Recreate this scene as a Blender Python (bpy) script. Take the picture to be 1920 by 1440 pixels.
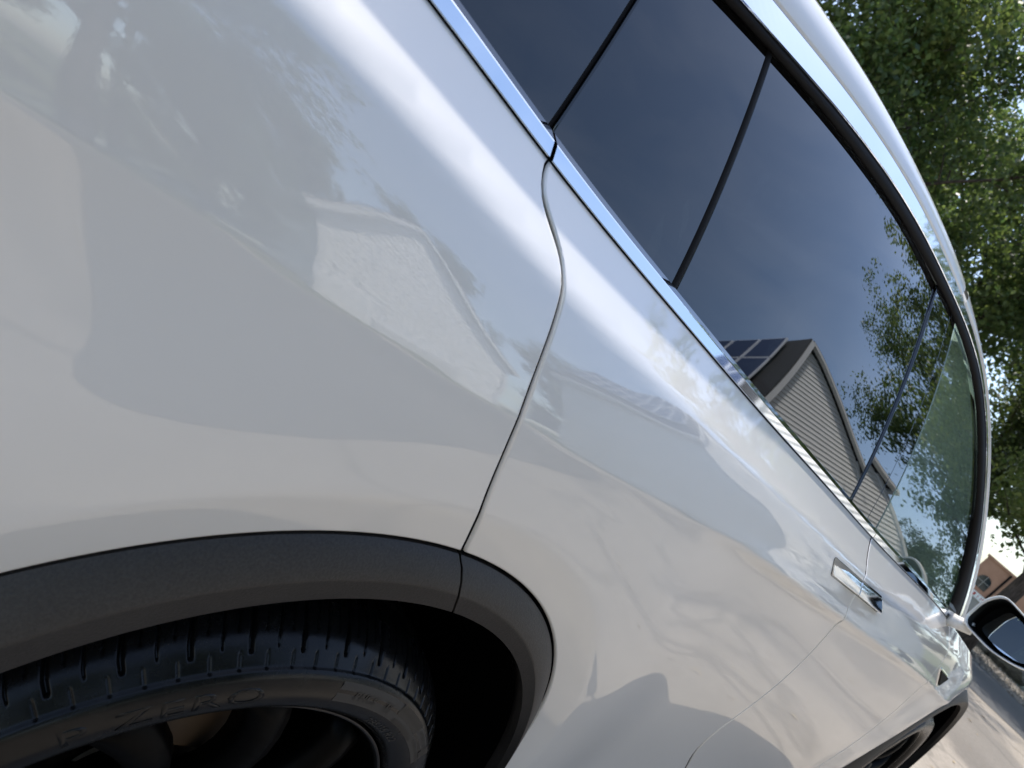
import bpy, bmesh, math, random
import numpy as np
from mathutils import Vector, Matrix
from mathutils.geometry import delaunay_2d_cdt

for _o in list(bpy.data.objects):
    bpy.data.objects.remove(_o, do_unlink=True)
scene = bpy.context.scene
C = scene.collection
R = math.radians

# ---------------------------------------------------------------- camera
# world: x = car's forward axis, y = car's left, z = up, ground at z = 0
cam_data = bpy.data.cameras.new("camera")
cam = bpy.data.objects.new("camera", cam_data)
C.objects.link(cam)
_r, _u, _f = (0.59517, -0.466461, 0.65436), (-0.334785, 0.59633, 0.729596), (0.730542, 0.653303, -0.198753)
cam.matrix_world = Matrix(((_r[0], _u[0], -_f[0], -0.53168), (_r[1], _u[1], -_f[1], -1.38456), (_r[2], _u[2], -_f[2], 1.19357), (0, 0, 0, 1)))
cam_data.sensor_width = 36.0
cam_data.lens = 36.0*1450.0/1920.0
cam_data.clip_start = 0.02
cam_data.clip_end = 2000.0
cam_data.dof.use_dof = True
cam_data.dof.focus_distance = 0.95
cam_data.dof.aperture_fstop = 11.0
scene.camera = cam

# ---------------------------------------------------------------- sky, sun, exposure
SUN_AZ, SUN_EL = 70.0, 62.5          # degrees from +x towards +y (the far side of the car), height
world = bpy.data.worlds.new("World")
scene.world = world
world.use_nodes = True
_nt = world.node_tree
_bg = _nt.nodes["Background"]
_sky = _nt.nodes.new("ShaderNodeTexSky")
_sky.sky_type = 'NISHITA'
_sky.sun_disc = False
_sky.sun_elevation = R(SUN_EL)
_sky.sun_rotation = R(90.0 - SUN_AZ)
_sky.air_density = 1.0
_sky.dust_density = 1.6
_sky.ozone_density = 1.2
# thin streaks of high cloud
_tc = _nt.nodes.new("ShaderNodeTexCoord")
_mp = _nt.nodes.new("ShaderNodeMapping"); _mp.inputs['Scale'].default_value = (1.2, 2.6, 5.0); _mp.inputs['Rotation'].default_value = (0.2, 0.1, 0.7)
_ns = _nt.nodes.new("ShaderNodeTexNoise"); _ns.inputs['Scale'].default_value = 1.6; _ns.inputs['Detail'].default_value = 6; _ns.inputs['Distortion'].default_value = 0.6
_rp = _nt.nodes.new("ShaderNodeValToRGB"); _rp.color_ramp.elements[0].position = .42; _rp.color_ramp.elements[1].position = .80
_rp.color_ramp.elements[0].color = (0, 0, 0, 1); _rp.color_ramp.elements[1].color = (.09, .09, .09, 1)
_mx = _nt.nodes.new("ShaderNodeMix"); _mx.data_type = 'RGBA'
_nt.links.new(_tc.outputs['Generated'], _mp.inputs['Vector']); _nt.links.new(_mp.outputs['Vector'], _ns.inputs['Vector'])
_nt.links.new(_ns.outputs['Fac'], _rp.inputs['Fac']); _nt.links.new(_rp.outputs['Color'], _mx.inputs['Factor'])
_nt.links.new(_sky.outputs['Color'], _mx.inputs['A']); _mx.inputs['B'].default_value = (8.5, 8.7, 9.0, 1)
_nt.links.new(_mx.outputs['Result'], _bg.inputs['Color'])
_bg.inputs['Strength'].default_value = 0.12
sun_data = bpy.data.lights.new("sun", 'SUN')
sun_data.energy = 2.1
sun_data.angle = R(0.55)
sun_data.color = (1.0, .95, .87)
sun = bpy.data.objects.new("sun", sun_data)
C.objects.link(sun)
_sd = Vector((math.cos(R(SUN_EL))*math.cos(R(SUN_AZ)), math.cos(R(SUN_EL))*math.sin(R(SUN_AZ)), math.sin(R(SUN_EL))))
sun.rotation_euler = _sd.to_track_quat('Z', 'Y').to_euler()
scene.view_settings.view_transform = 'Standard'
scene.view_settings.look = 'None'
scene.view_settings.gamma = 1.0
scene.view_settings.use_curve_mapping = False
scene.view_settings.exposure = 1.34
scene.cycles.max_bounces = 7
scene.cycles.transparent_max_bounces = 10
scene.cycles.sample_clamp_indirect = 8.0

# ---------------------------------------------------------------- materials
def mat(name, color=(.5, .5, .5), rough=.5, metal=0.0, coat=0.0, coat_rough=.03, spec=None, ior=None):
    m = bpy.data.materials.new(name); m.use_nodes = True
    b = m.node_tree.nodes["Principled BSDF"]
    b.inputs['Base Color'].default_value = (*color, 1)
    b.inputs['Roughness'].default_value = rough
    b.inputs['Metallic'].default_value = metal
    b.inputs['Coat Weight'].default_value = coat
    b.inputs['Coat Roughness'].default_value = coat_rough
    if spec is not None: b.inputs['Specular IOR Level'].default_value = spec
    if ior is not None: b.inputs['IOR'].default_value = ior
    return m
def N(m, t, **kw):
    n = m.node_tree.nodes.new(t)
    for k, v in kw.items():
        if k in n.inputs.keys(): n.inputs[k].default_value = v
        else: setattr(n, k, v)
    return n
def L(m, a, b): m.node_tree.links.new(a, b)
def P(m): return m.node_tree.nodes["Principled BSDF"]
def coords(m, scale=(1, 1, 1), kind='Object'):
    t = N(m, "ShaderNodeTexCoord"); mp = N(m, "ShaderNodeMapping"); mp.inputs['Scale'].default_value = scale
    L(m, t.outputs[kind], mp.inputs['Vector']); return mp.outputs['Vector']
def noise_color(m, c1, c2, scale, detail=5, lo=.35, hi=.65, vec=None, rough=.6):
    n = N(m, "ShaderNodeTexNoise", Scale=scale, Detail=detail, Roughness=rough)
    L(m, vec if vec is not None else coords(m), n.inputs['Vector'])
    r = N(m, "ShaderNodeValToRGB"); e = r.color_ramp.elements
    e[0].position, e[1].position = lo, hi; e[0].color, e[1].color = (*c1, 1), (*c2, 1)
    L(m, n.outputs['Fac'], r.inputs['Fac']); return r.outputs['Color'], n
def bump(m, height, strength, dist, target=None):
    b = N(m, "ShaderNodeBump", Strength=strength, Distance=dist)
    L(m, height, b.inputs['Height']); L(m, b.outputs['Normal'], target or P(m).inputs['Normal']); return b

M = {}
# white paint under a clear coat; the coat carries a faint orange peel
m = M['paint'] = mat('white_paint', (.78, .75, .705), .42, coat=1.0, coat_rough=.008, spec=.35); P(m).inputs['Coat IOR'].default_value = 2.0
n = N(m, "ShaderNodeTexNoise", Scale=420.0, Detail=1.5); L(m, coords(m), n.inputs['Vector'])
bump(m, n.outputs['Fac'], .10, .00008, P(m).inputs['Coat Normal'])
m = M['cladding'] = mat('grained_plastic', (.035, .035, .037), .5)
c, n = noise_color(m, (.019, .0168, .0155), (.033, .0296, .0275), 420, 3)
c2_, n2_ = noise_color(m, (.80, .78, .76), (1.15, 1.13, 1.10), 7, 5)
mq = N(m, "ShaderNodeMix", data_type='RGBA', blend_type='MULTIPLY'); mq.inputs['Factor'].default_value = 1.0
L(m, c, mq.inputs['A']); L(m, c2_, mq.inputs['B']); L(m, mq.outputs['Result'], P(m).inputs['Base Color']); bump(m, n.outputs['Fac'], .5, .0010)
m = M['chrome'] = mat('bright_trim', (.90, .93, .97), .04, metal=1.0)
m = M['gloss_black'] = mat('gloss_black', (.004, .004, .005), .06, coat=.6)
m = M['satin_black'] = mat('satin_black', (.003, .003, .003), .55, spec=.05)
m = M['rubber_seal'] = mat('rubber_seal', (.007, .006, .006), .65, spec=.15)
m = M['dark'] = mat('dark_inner', (.006, .006, .007), .8, spec=.1)
m = M['liner'] = mat('felt_liner', (.0015, .0015, .0015), .9, spec=.02)
m = M['rim'] = mat('black_rim', (.0009, .0009, .001), .42, spec=.06)
m = M['rim_edge'] = mat('rim_edge', (.035, .035, .037), .3, metal=.8)
m = M['disc'] = mat('brake_steel', (.16, .15, .14), .4, metal=.9)
c, n = noise_color(m, (.10, .095, .09), (.22, .18, .14), 60, 4); L(m, c, P(m).inputs['Base Color'])
m = M['caliper'] = mat('caliper', (.09, .055, .03), .5)
m = M['tyre'] = mat('tyre_rubber', (.004, .004, .004), .42, spec=.24)
c, n = noise_color(m, (.0035, .0035, .0037), (.009, .0085, .008), 55, 6); L(m, c, P(m).inputs['Base Color'])
n2 = N(m, "ShaderNodeTexNoise", Scale=30.0, Detail=4.0); L(m, coords(m), n2.inputs['Vector'])
r2 = N(m, "ShaderNodeMapRange"); r2.inputs['To Min'].default_value = .16; r2.inputs['To Max'].default_value = .34
L(m, n2.outputs['Fac'], r2.inputs['Value']); L(m, r2.outputs['Result'], P(m).inputs['Roughness']); bump(m, n.outputs['Fac'], .25, .001)
m = M['tyre_mark'] = mat('tyre_letter', (.010, .0095, .009), .40)
m = M['tyre_band'] = mat('tyre_band', (.026, .023, .020), .6)
m = M['tyre_ink'] = mat('tyre_ink', (.0015, .0015, .0015), .5)
m = M['mirror'] = mat('mirror_glass', (.86, .90, .90), .0, metal=1.0)
m = M['interior'] = mat('interior_dark', (.02, .02, .022), .6)
m = M['seat'] = mat('seat_leather', (.05, .05, .052), .5)

def glass(name, tint, ior=1.8):
    m = bpy.data.materials.new(name); m.use_nodes = True; t = m.node_tree
    for nn in list(t.nodes):
        if nn.type != 'OUTPUT_MATERIAL': t.nodes.remove(nn)
    out = [nn for nn in t.nodes if nn.type == 'OUTPUT_MATERIAL'][0]
    tr = t.nodes.new("ShaderNodeBsdfTransparent"); tr.inputs[0].default_value = (*tint, 1)
    gl = t.nodes.new("ShaderNodeBsdfGlossy"); gl.inputs['Roughness'].default_value = 0.0; gl.inputs[0].default_value = (.95, .97, 1, 1)
    fr = t.nodes.new("ShaderNodeFresnel"); fr.inputs[0].default_value = ior
    mx = t.nodes.new("ShaderNodeMixShader")
    t.links.new(fr.outputs[0], mx.inputs[0]); t.links.new(tr.outputs[0], mx.inputs[1]); t.links.new(gl.outputs[0], mx.inputs[2])
    t.links.new(mx.outputs[0], out.inputs['Surface']); return m
M['glass_dark'] = glass('privacy_glass', (.003, .004, .005))
M['glass_clear'] = glass('green_tint_glass', (.32, .43, .36))
M['windshield'] = glass('windshield_glass', (.66, .74, .70))

# ---------------------------------------------------------------- object helpers
def link(name, me, material=None, parent=None):
    o = bpy.data.objects.new(name, me); C.objects.link(o)
    if material is not None: me.materials.append(M[material] if isinstance(material, str) else material)
    if parent is not None: o.parent = parent
    return o
def thing(name, label, cat, loc=(0, 0, 0), rz=0.0, group=None):
    o = bpy.data.objects.new(name, None); C.objects.link(o); o.location = loc; o.rotation_euler = (0, 0, rz)
    o.empty_display_size = .1
    return tag(o, label, cat, group)
def tag(o, label, cat, group=None, kind=None):
    o['label'] = label
    if cat: o['category'] = cat
    if group: o['group'] = group
    if kind: o['kind'] = kind
    return o
def mesh_of(verts, faces, smooth=False, normals=None, name='m'):
    me = bpy.data.meshes.new(name); me.from_pydata([tuple(map(float, v)) for v in verts], [], faces); me.update()
    if smooth or normals is not None:
        me.polygons.foreach_set('use_smooth', [True]*len(me.polygons))
    if normals is not None:
        me.normals_split_custom_set_from_vertices([tuple(map(float, n)) for n in normals])
    return me
class MB:
    """collects simple solids into one mesh"""
    def __init__(s): s.v, s.f = [], []
    def add(s, verts, faces):
        k = len(s.v); s.v += [tuple(v) for v in verts]; s.f += [tuple(i + k for i in f) for f in faces]; return s
    def box(s, lo, hi, rot=None, org=(0, 0, 0)):
        vs = [Vector((x, y, z)) for x in (lo[0], hi[0]) for y in (lo[1], hi[1]) for z in (lo[2], hi[2])]
        if rot is not None: vs = [rot @ v for v in vs]
        vs = [v + Vector(org) for v in vs]
        return s.add(vs, [(0, 1, 3, 2), (4, 6, 7, 5), (0, 4, 5, 1), (2, 3, 7, 6), (0, 2, 6, 4), (1, 5, 7, 3)])
    def tube(s, pts, rads, n=8, cap=True):
        pts = [Vector(p) for p in pts]; rings = []
        prev = None
        for i, p in enumerate(pts):
            d = (pts[min(i+1, len(pts)-1)] - pts[max(i-1, 0)]).normalized()
            a = d.orthogonal().normalized() if prev is None else (prev - d*prev.dot(d)).normalized()
            prev = a; b = d.cross(a)
            rings.append([p + (a*math.cos(2*math.pi*k/n) + b*math.sin(2*math.pi*k/n))*rads[i] for k in range(n)])
        vs = [v for r in rings for v in r]; fs = []
        for i in range(len(rings)-1):
            for k in range(n):
                fs.append((i*n+k, i*n+(k+1) % n, (i+1)*n+(k+1) % n, (i+1)*n+k))
        if cap: fs += [tuple(range(n))[::-1], tuple(range((len(rings)-1)*n, len(rings)*n))]
        return s.add(vs, fs)
    def prism(s, poly, z0, z1):
        n = len(poly)
        return s.add([(x, y, z0) for x, y in poly] + [(x, y, z1) for x, y in poly],
                     [tuple(range(n))[::-1], tuple(range(n, 2*n))] + [(i, (i+1) % n, n+(i+1) % n, n+i) for i in range(n)])
    def build(s, name, material=None, parent=None, smooth=False):
        return link(name, mesh_of(s.v, s.f, smooth), material, parent)
def bevel(o, w, seg=2):
    b = o.modifiers.new('bevel', 'BEVEL'); b.width = w; b.segments = seg; b.limit_method = 'ANGLE'; b.angle_limit = R(40)
    return o
def lathe(profile, n, axis='y', smooth=True, closed=False, th0=0.0, th1=2*math.pi):
    """profile: (along axis, radius); returns verts, faces"""
    full = abs((th1 - th0) - 2*math.pi) < 1e-6; m_ = n if full else n + 1
    vs = []; fs = []
    for i in range(m_):
        a = th0 + (th1 - th0)*i/n
        for (t, r) in profile: vs.append((r*math.cos(a), t, r*math.sin(a)))
    k = len(profile)
    for i in range(n):
        j = (i + 1) % m_
        for q in range(k - (0 if closed else 1)):
            q2 = (q + 1) % k
            fs.append((i*k+q, i*k+q2, j*k+q2, j*k+q))
    return vs, fs

# ---------------------------------------------------------------- the car's side as one surface: half width over (station, height)
def spline(xs, ys):
    """natural cubic spline, linear beyond the ends"""
    xs = np.array(xs, float); ys = np.array(ys, float); n = len(xs)
    h = np.diff(xs); A = np.zeros((n, n)); b = np.zeros(n)
    A[0, 0] = A[-1, -1] = 1.0
    for i in range(1, n - 1):
        A[i, i-1] = h[i-1]; A[i, i] = 2*(h[i-1] + h[i]); A[i, i+1] = h[i]
        b[i] = 6*((ys[i+1] - ys[i])/h[i] - (ys[i] - ys[i-1])/h[i-1])
    M = np.linalg.solve(A, b)
    s0 = (ys[1]-ys[0])/h[0] - h[0]*M[1]/6; s1 = (ys[-1]-ys[-2])/h[-1] + h[-1]*M[-2]/6
    def f(t):
        t = np.asarray(t, float); k = np.clip(np.searchsorted(xs, t) - 1, 0, n - 2)
        a = xs[k+1] - t; c = t - xs[k]; hk = h[k]
        v = (M[k]*a**3 + M[k+1]*c**3)/(6*hk) + (ys[k]/hk - M[k]*hk/6)*a + (ys[k+1]/hk - M[k+1]*hk/6)*c
        v = np.where(t < xs[0], ys[0] + s0*(t - xs[0]), v)
        return np.where(t > xs[-1], ys[-1] + s1*(t - xs[-1]), v)
    return f
belt_z = spline([-1.3, -.8, -.28, -.125, .15, .42, .73, 1.1, 1.6, 1.94, 2.14, 2.5, 2.9, 3.1, 3.5, 3.9],
                [1.29, 1.277, 1.2415, 1.223, 1.1994, 1.1797, 1.1605, 1.137, 1.1115, 1.093, 1.079, 1.048, 1.003, .973, .895, .77])
crease_y = spline([-1.3, -.9, -.5, 0, .5, 1.0, 1.6, 2.2, 2.6, 2.9, 3.1, 3.3, 3.6, 3.9],
                  [.85, .93, .965, .975, .979, .980, .982, .985, .987, .982, .966, .93, .83, .65])
# offset inward of the crease, by depth below the belt (shoulder, then the upper flank)
up_prof = spline([-.02, 0, .02, .04, .053, .0605, .0665, .073, .090, .110, .140, .152, .17],
                 [.1035, .086, .0677, .0483, .0345, .0265, .0221, .0190, .0124, .0072, .0020, .0008, .000])
lo_prof = spline([-.06, 0, .12, .25, .4, .55, .7, .82, .9, .96, 1.0, 1.1],
                 [.0008, .0, -.001, -.003, -.0095, -.019, -.026, -.022, -.012, -.010, -.022, -.08])
crease_d = spline([-.9, -.45, -.2, 0, .36, .83, 1.25, 2.0, 3.0], [.205, .187, .17, .161, .144, .145, .152, .172, .19])
def softmin(a, b, k):
    return -k*np.logaddexp(-a/k, -b/k)
ARCHES = ((.008, .403), (2.965, .40))
def flare(x, z):
    out = 0
    for cx, cz in ARCHES:
        r = np.hypot(x - cx, z - cz)
        t = np.clip((.84 - r)/(.84 - .552), 0, 1)
        bump = .016*t*t*t*(t*(6*t - 15) + 10)**1
        # face inside the flare edge leans under
        k = .003
        lean = .17*k*np.logaddexp(0, (.550 - r)/k)
        out = out + bump - np.minimum(lean, .05)
    return out
def S(x, z):
    """half width of the car's side at station x and height z"""
    x = np.asarray(x, float); z = np.asarray(z, float)
    zb = belt_z(x); yc = crease_y(x); v = zb - z; cd = crease_d(x)
    upper = yc - up_prof(np.minimum(np.where(v > .05, .05 + (v - .05)*.102/(cd - .05), v), .17))
    s = (zb - cd - z)/(zb - cd - .2)
    lower = yc + lo_prof(np.clip(s, -.06, 1.15))
    w = 1/(1 + np.exp(-np.clip((v - cd)/.0022,-60,60)))
    body = upper*(1 - w) + lower*w
    ar = np.clip((x - .28)/.45, 0, 1); ar = ar*ar*(3 - 2*ar)*(1 - .5*np.clip((x - 1.6)/.8, 0, 1))
    body = body + .0060*ar*np.exp(-((v - cd)/.014)**2)
    body = body + flare(x, z)
    u = np.maximum(z - zb, 0)
    glass = yc - .086 - .38*u - .28*u*u
    return np.where(v >= 0, body, glass)

def S_normal(x, z, off=0.0):
    h = 2e-4
    sx = (S(x+h, z) - S(x-h, z))/(2*h); sz = (S(x, z+h) - S(x, z-h))/(2*h)
    n = np.stack([-sx, np.ones_like(sx), -sz], -1)
    return n/np.linalg.norm(n, axis=-1, keepdims=True)

def chord(p):
    p = np.asarray(p, float); d = np.r_[0, np.cumsum(np.hypot(*np.diff(p, axis=0).T))]; return d
def fair(pts, step=.01, it=1):
    """smooth curve through points, evenly stepped"""
    p = np.array(pts, float)
    for _ in range(it):
        q = p.copy(); q[1:-1] = .25*p[:-2] + .5*p[1:-1] + .25*p[2:]; p = q
    d = chord(p); fx, fz = spline(d, p[:, 0]), spline(d, p[:, 1])
    n = max(2, int(d[-1]/step)); t = np.linspace(0, d[-1], n + 1)
    return np.c_[fx(t), fz(t)]
def resample(p, step, closed=True):
    p = np.array(p, float)
    out = []
    n = len(p)
    for i in range(n if closed else n - 1):
        a, b = p[i], p[(i+1) % n]; l = np.hypot(*(b - a)); k = max(1, int(round(l/step)))
        for j in range(k): out.append(a + (b - a)*j/k)
    if not closed: out.append(p[-1])
    return np.array(out)
def dedupe(p, eps):
    out = [p[0]]
    for q in p[1:]:
        if np.hypot(*(q - out[-1])) > eps: out.append(q)
    if np.hypot(*(out[-1] - out[0])) < eps: out.pop()
    return np.array(out)
def area2(p): return .5*np.sum(p[:, 0]*np.roll(p[:, 1], -1) - np.roll(p[:, 0], -1)*p[:, 1])
def offset_poly(p, e):
    """move a counter-clockwise loop inwards by e"""
    a = p - np.roll(p, 1, 0); b = np.roll(p, -1, 0) - p
    a /= np.linalg.norm(a, axis=1)[:, None]; b /= np.linalg.norm(b, axis=1)[:, None]
    na = np.c_[-a[:, 1], a[:, 0]]; nb = np.c_[-b[:, 1], b[:, 0]]
    n = na + nb; n /= np.maximum(np.linalg.norm(n, axis=1)[:, None], 1e-6)
    k = np.clip(1/np.maximum((n*na).sum(1), .35), 1, 2.2)
    return p + n*(e*k)[:, None], n
def inside(pts, poly):
    x, z = pts[:, 0], pts[:, 1]; c = np.zeros(len(pts), bool)
    x0, z0 = poly[:, 0], poly[:, 1]; x1, z1 = np.roll(x0, -1), np.roll(z0, -1)
    for i in range(len(poly)):
        if z0[i] == z1[i]: continue
        hit = ((z0[i] > z) != (z1[i] > z)) & (x < (x1[i]-x0[i])*(z-z0[i])/(z1[i]-z0[i]) + x0[i])
        c ^= hit
    return c
def dist_to(pts, poly):
    d = np.full(len(pts), 9.0)
    for i in range(0, len(poly)):
        d = np.minimum(d, np.hypot(pts[:, 0]-poly[i, 0], pts[:, 1]-poly[i, 1]))
    return d
def panel(name, poly, material, parent, off=0.0, grid=.014, gap=.0021, roll=.0028, flange=.018, side=1, step=.009, gridz=None, bow=None, dark_edge=False, tilt=None):
    """a sheet that lies on the car's side inside the loop poly (x, z), with a rolled edge and a return flange"""
    poly = dedupe(np.array(poly, float), 1e-4)
    if area2(poly) < 0: poly = poly[::-1]
    poly = dedupe(resample(poly, step), step*.3)
    outer, _ = offset_poly(poly, gap)
    inner, n2 = offset_poly(outer, roll)
    gz = gridz or grid
    xs = np.arange(inner[:, 0].min(), inner[:, 0].max(), grid); zs = np.arange(inner[:, 1].min(), inner[:, 1].max(), gz)
    g = np.array([(x + (grid/2 if k % 2 else 0), z) for k, z in enumerate(zs) for x in xs])
    if len(g): g = g[inside(g, inner)]
    if len(g): g = g[dist_to(g, inner) > min(grid, gz)*.55]
    nb = len(inner)
    pts = [Vector((p[0], p[1])) for p in inner] + [Vector((p[0], p[1])) for p in g]
    rv, _, rf, _, _, _ = delaunay_2d_cdt(pts, [(i, (i+1) % nb) for i in range(nb)], [], 1, 1e-7)
    P2 = np.array([(v.x, v.y) for v in rv])
    bw = bow or (lambda x: 0*x)
    def SN(p):
        n_ = S_normal(p[:, 0], p[:, 1])
        if bow is not None:
            db = (bw(p[:, 0]+1e-3) - bw(p[:, 0]-1e-3))/2e-3; n_ = n_/n_[:, 1:2]; n_[:, 0] -= db; n_ /= np.linalg.norm(n_, axis=1)[:, None]
        if tilt is not None: n_ = n_/n_[:, 1:2]; n_[:, 2] += tilt[1]; n_ /= np.linalg.norm(n_, axis=1)[:, None]
        return n_
    tl = (lambda z: tilt[1]*(tilt[0] - z)) if tilt else (lambda z: 0*z)
    Y = S(P2[:, 0], P2[:, 1]) + off + bw(P2[:, 0]) + tl(P2[:, 1]); Nn = SN(P2)
    V = [np.c_[P2[:, 0], Y, P2[:, 1]]]; NN = [Nn]; F = [tuple(f) for f in rf]
    rings = [(inner, 0.0, None)]
    si = np.c_[-n2[:, 0], np.zeros(nb), -n2[:, 1]]       # outward in the panel's plane
    yb = S(inner[:, 0], inner[:, 1]) + off + bw(inner[:, 0]) + tl(inner[:, 1]); nb3 = SN(inner)
    V.append(np.c_[inner[:, 0], yb, inner[:, 1]]); NN.append(nb3); prev = list(range(len(P2), len(P2)+nb)); k0 = len(P2) + nb
    for (t, dy, mixn) in ((.6, .0007, .8), (.93, .0022, 2.2), (1.0, .0045, 6.0), (1.0, flange, 9.0)):
        ring = inner + (outer - inner)*t
        yy = yb - dy
        V.append(np.c_[ring[:, 0], yy, ring[:, 1]])
        nn = nb3 + si*mixn; nn /= np.linalg.norm(nn, axis=1)[:, None]; NN.append(nn)
        cur = list(range(k0, k0 + nb)); k0 += nb
        for i in range(nb):
            j = (i + 1) % nb
            F.append((prev[j], prev[i], cur[i], cur[j]))
        prev = cur
    V = np.concatenate(V); NN = np.concatenate(NN)
    V[:, 1] *= -side; NN[:, 1] *= -side
    # triangles from the loop are counter-clockwise in (x, z): facing -y
    if side < 0: F = [f[::-1] for f in F]
    # check the orientation of one triangle
    a, b, c_ = (V[i] for i in F[0][:3]); nf = np.cross(b - a, c_ - a)
    if nf @ NN[F[0][0]] < 0: F = [f[::-1] for f in F]
    o = link(name, mesh_of(V, F, normals=NN), material, parent)
    if dark_edge:  # flange coloured dark: the shade inside the panel gaps is painted in
        o.data.materials.append(M['dark'])
        for q in range(len(F)-nb*(2 if dark_edge == 2 else 1), len(F)): o.data.polygons[q].material_index = 1
    return o

# outlines (station, height) on that surface
GAP1 = fair([(-0.1241, 1.2214), (-0.1253, 1.2165), (-0.1274, 1.2064), (-0.1245, 1.1967), (-0.1162, 1.1892), (-0.1036, 1.1813), (-0.0911, 1.173), (-0.0834, 1.1642), (-0.078, 1.1519), (-0.0737, 1.1335), (-0.0693, 1.1122), (-0.062, 1.0818), (-0.0506, 1.0484), (-0.0344, 1.0124), (-0.0205, 0.9808), (-0.0066, 0.9559), (0.012, 0.9279), (0.0281, 0.9006)], .006, 1)
GAP2 = fair([(1.1137, 1.1346), (1.078, 1.1), (1.0505, 1.0652), (1.0465, 1.042), (1.0525, 1.0183), (1.07, 0.9834), (1.0955, 0.9376), (1.113, 0.8904), (1.129, 0.8211), (1.1293, 0.7513), (1.1195, 0.685), (1.1155, 0.6145), (1.1397, 0.5613), (1.2059, 0.4988), (1.28, .44), (1.33, .33)], .012, 1)
GAP3 = fair([(2.2139, 1.0788), (2.1900, 1.03), (2.1700, 0.99), (2.1660, 0.95), (2.1800, 0.894), (2.2100, .80), (2.235, .65), (2.225, .50), (2.19, .33)], .012, 1)
ARC_R, ARC_F = (0.004, .4033, .4976), (2.965, .4033, .4867)
ZB = .0008      # body edge below the belt moulding
def arc(c, a0, a1, n=60, r=None):
    a = np.radians(np.linspace(a0, a1, n)); rr = c[2] if r is None else r
    return np.c_[c[0] + rr*np.cos(a), c[1] + rr*np.sin(a)]
def belt(x0, x1, dz=-ZB, n=None):
    x = np.linspace(x0, x1, n or max(2, int(abs(x1-x0)/.02))); return np.c_[x, belt_z(x) + dz]

car = thing('car', 'white sport utility car with chrome window trim and black wheel arches', 'car')

def at_arch(curve, c):
    """part of the curve outside the arch circle, ending on it"""
    d = np.hypot(curve[:, 0]-c[0], curve[:, 1]-c[1]) - c[2]
    k = np.where(d < 0)[0]
    if len(k) == 0: return curve
    k = k[0]; t = d[k-1]/(d[k-1]-d[k]); p = curve[k-1] + t*(curve[k]-curve[k-1])
    return np.vstack([curve[:k], p])
G1 = at_arch(np.vstack([GAP1, GAP1[-1] + (GAP1[-1]-GAP1[-2])*6]), ARC_R)
G1[0] = (G1[0][0], belt_z(G1[0][0]) - ZB)
ANG1 = math.degrees(math.atan2(G1[-1][1]-ARC_R[1], G1[-1][0]-ARC_R[0]))
G2 = GAP2.copy(); G2[0] = (1.1165, belt_z(1.1165) - ZB)
G3 = GAP3.copy(); G3[0] = (2.2145, belt_z(2.2145) - ZB)
SILL = .33
aR = math.degrees(math.asin((SILL-ARC_R[1])/ARC_R[2])); aF = math.degrees(math.asin((SILL-ARC_F[1])/ARC_F[2]))
rear_quarter_loop = np.vstack([G1, arc(ARC_R, ANG1, 180-aR, 70)[1:], [(-1.12, .36), (-1.16, .8), (-1.12, 1.27)], belt(-1.10, G1[0][0]-.01)])
rear_door_loop = np.vstack([G2, [(1.33, SILL), (.8, SILL)], arc(ARC_R, aR, ANG1, 70), G1[::-1][1:], belt(G1[0][0]+.01, G2[0][0]-.01)])
front_door_loop = np.vstack([G3, [(2.19, SILL)], G2[::-1], belt(G2[0][0]+.01, G3[0][0]-.01)])
fender_loop = np.vstack([G3[::-1], belt(G3[0][0]+.01, 3.62), [(3.66, .5), (3.62, .33)], arc(ARC_F, aF, 180-aF, 70), [(2.19, SILL)]])
doors = {}
for side in (1, -1):
    fine = dict(grid=.011, gridz=.008, dark_edge=True) if side == 1 else dict(grid=.04, gridz=.025, dark_edge=True)
    panel('rear_quarter_panel', rear_quarter_loop, 'paint', car, side=side, **fine)
    doors['r', side] = panel('rear_door', rear_door_loop, 'paint', car, side=side, **fine)
    doors['f', side] = panel('front_door', front_door_loop, 'paint', car, side=side, **{**fine, 'dark_edge': 2})
    doors['n', side] = panel('front_fender', fender_loop, 'paint', car, side=side, **(dict(grid=.016, gridz=.011, dark_edge=2) if side == 1 else fine))

def strip(name, rows, material, parent, side=1, smooth=False, normals=None):
    """rows: list of equally long (n,3) point rows (x, Y, z) -> ribbon"""
    k = len(rows[0]); V = np.concatenate([np.asarray(r, float) for r in rows]); F = []
    for a in range(len(rows)-1):
        for i in range(k-1): F.append((a*k+i, a*k+i+1, (a+1)*k+i+1, (a+1)*k+i))
    V = V.copy(); V[:, 1] *= -side
    if side > 0: F = [f[::-1] for f in F]
    return link(name, mesh_of(V, F, smooth), material, parent)
def on(xz, off=0.0):
    xz = np.asarray(xz, float); return np.c_[xz[:, 0], S(xz[:, 0], xz[:, 1]) + off, xz[:, 1]]

# dark structure behind the outer skin, seen only in the gaps
for side in (1, -1):
    zs = np.linspace(.30, 1.0, 15)
    V = []; F = []; xs = np.linspace(-1.1, 3.6, 120)
    for x in xs:
        for t in zs:
            z = .30 + (belt_z(x) - .012 - .30)*(t-.30)/.7
            V.append((x, -(S(x, z) - .022)*side, z))
    nz = len(zs)
    for i in range(len(xs)-1):
        for j in range(nz-1):
            xm = (xs[i]+xs[i+1])/2; zm = (V[i*nz+j][2]+V[i*nz+j+1][2])/2
            if any(math.hypot(xm-c[0], zm-c[1]) < c[2]+.005 for c in (ARC_R, ARC_F)): continue
            F.append((i*nz+j, (i+1)*nz+j, (i+1)*nz+j+1, i*nz+j+1))
    link('inner_body', mesh_of(V, F), 'dark', car)

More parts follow.
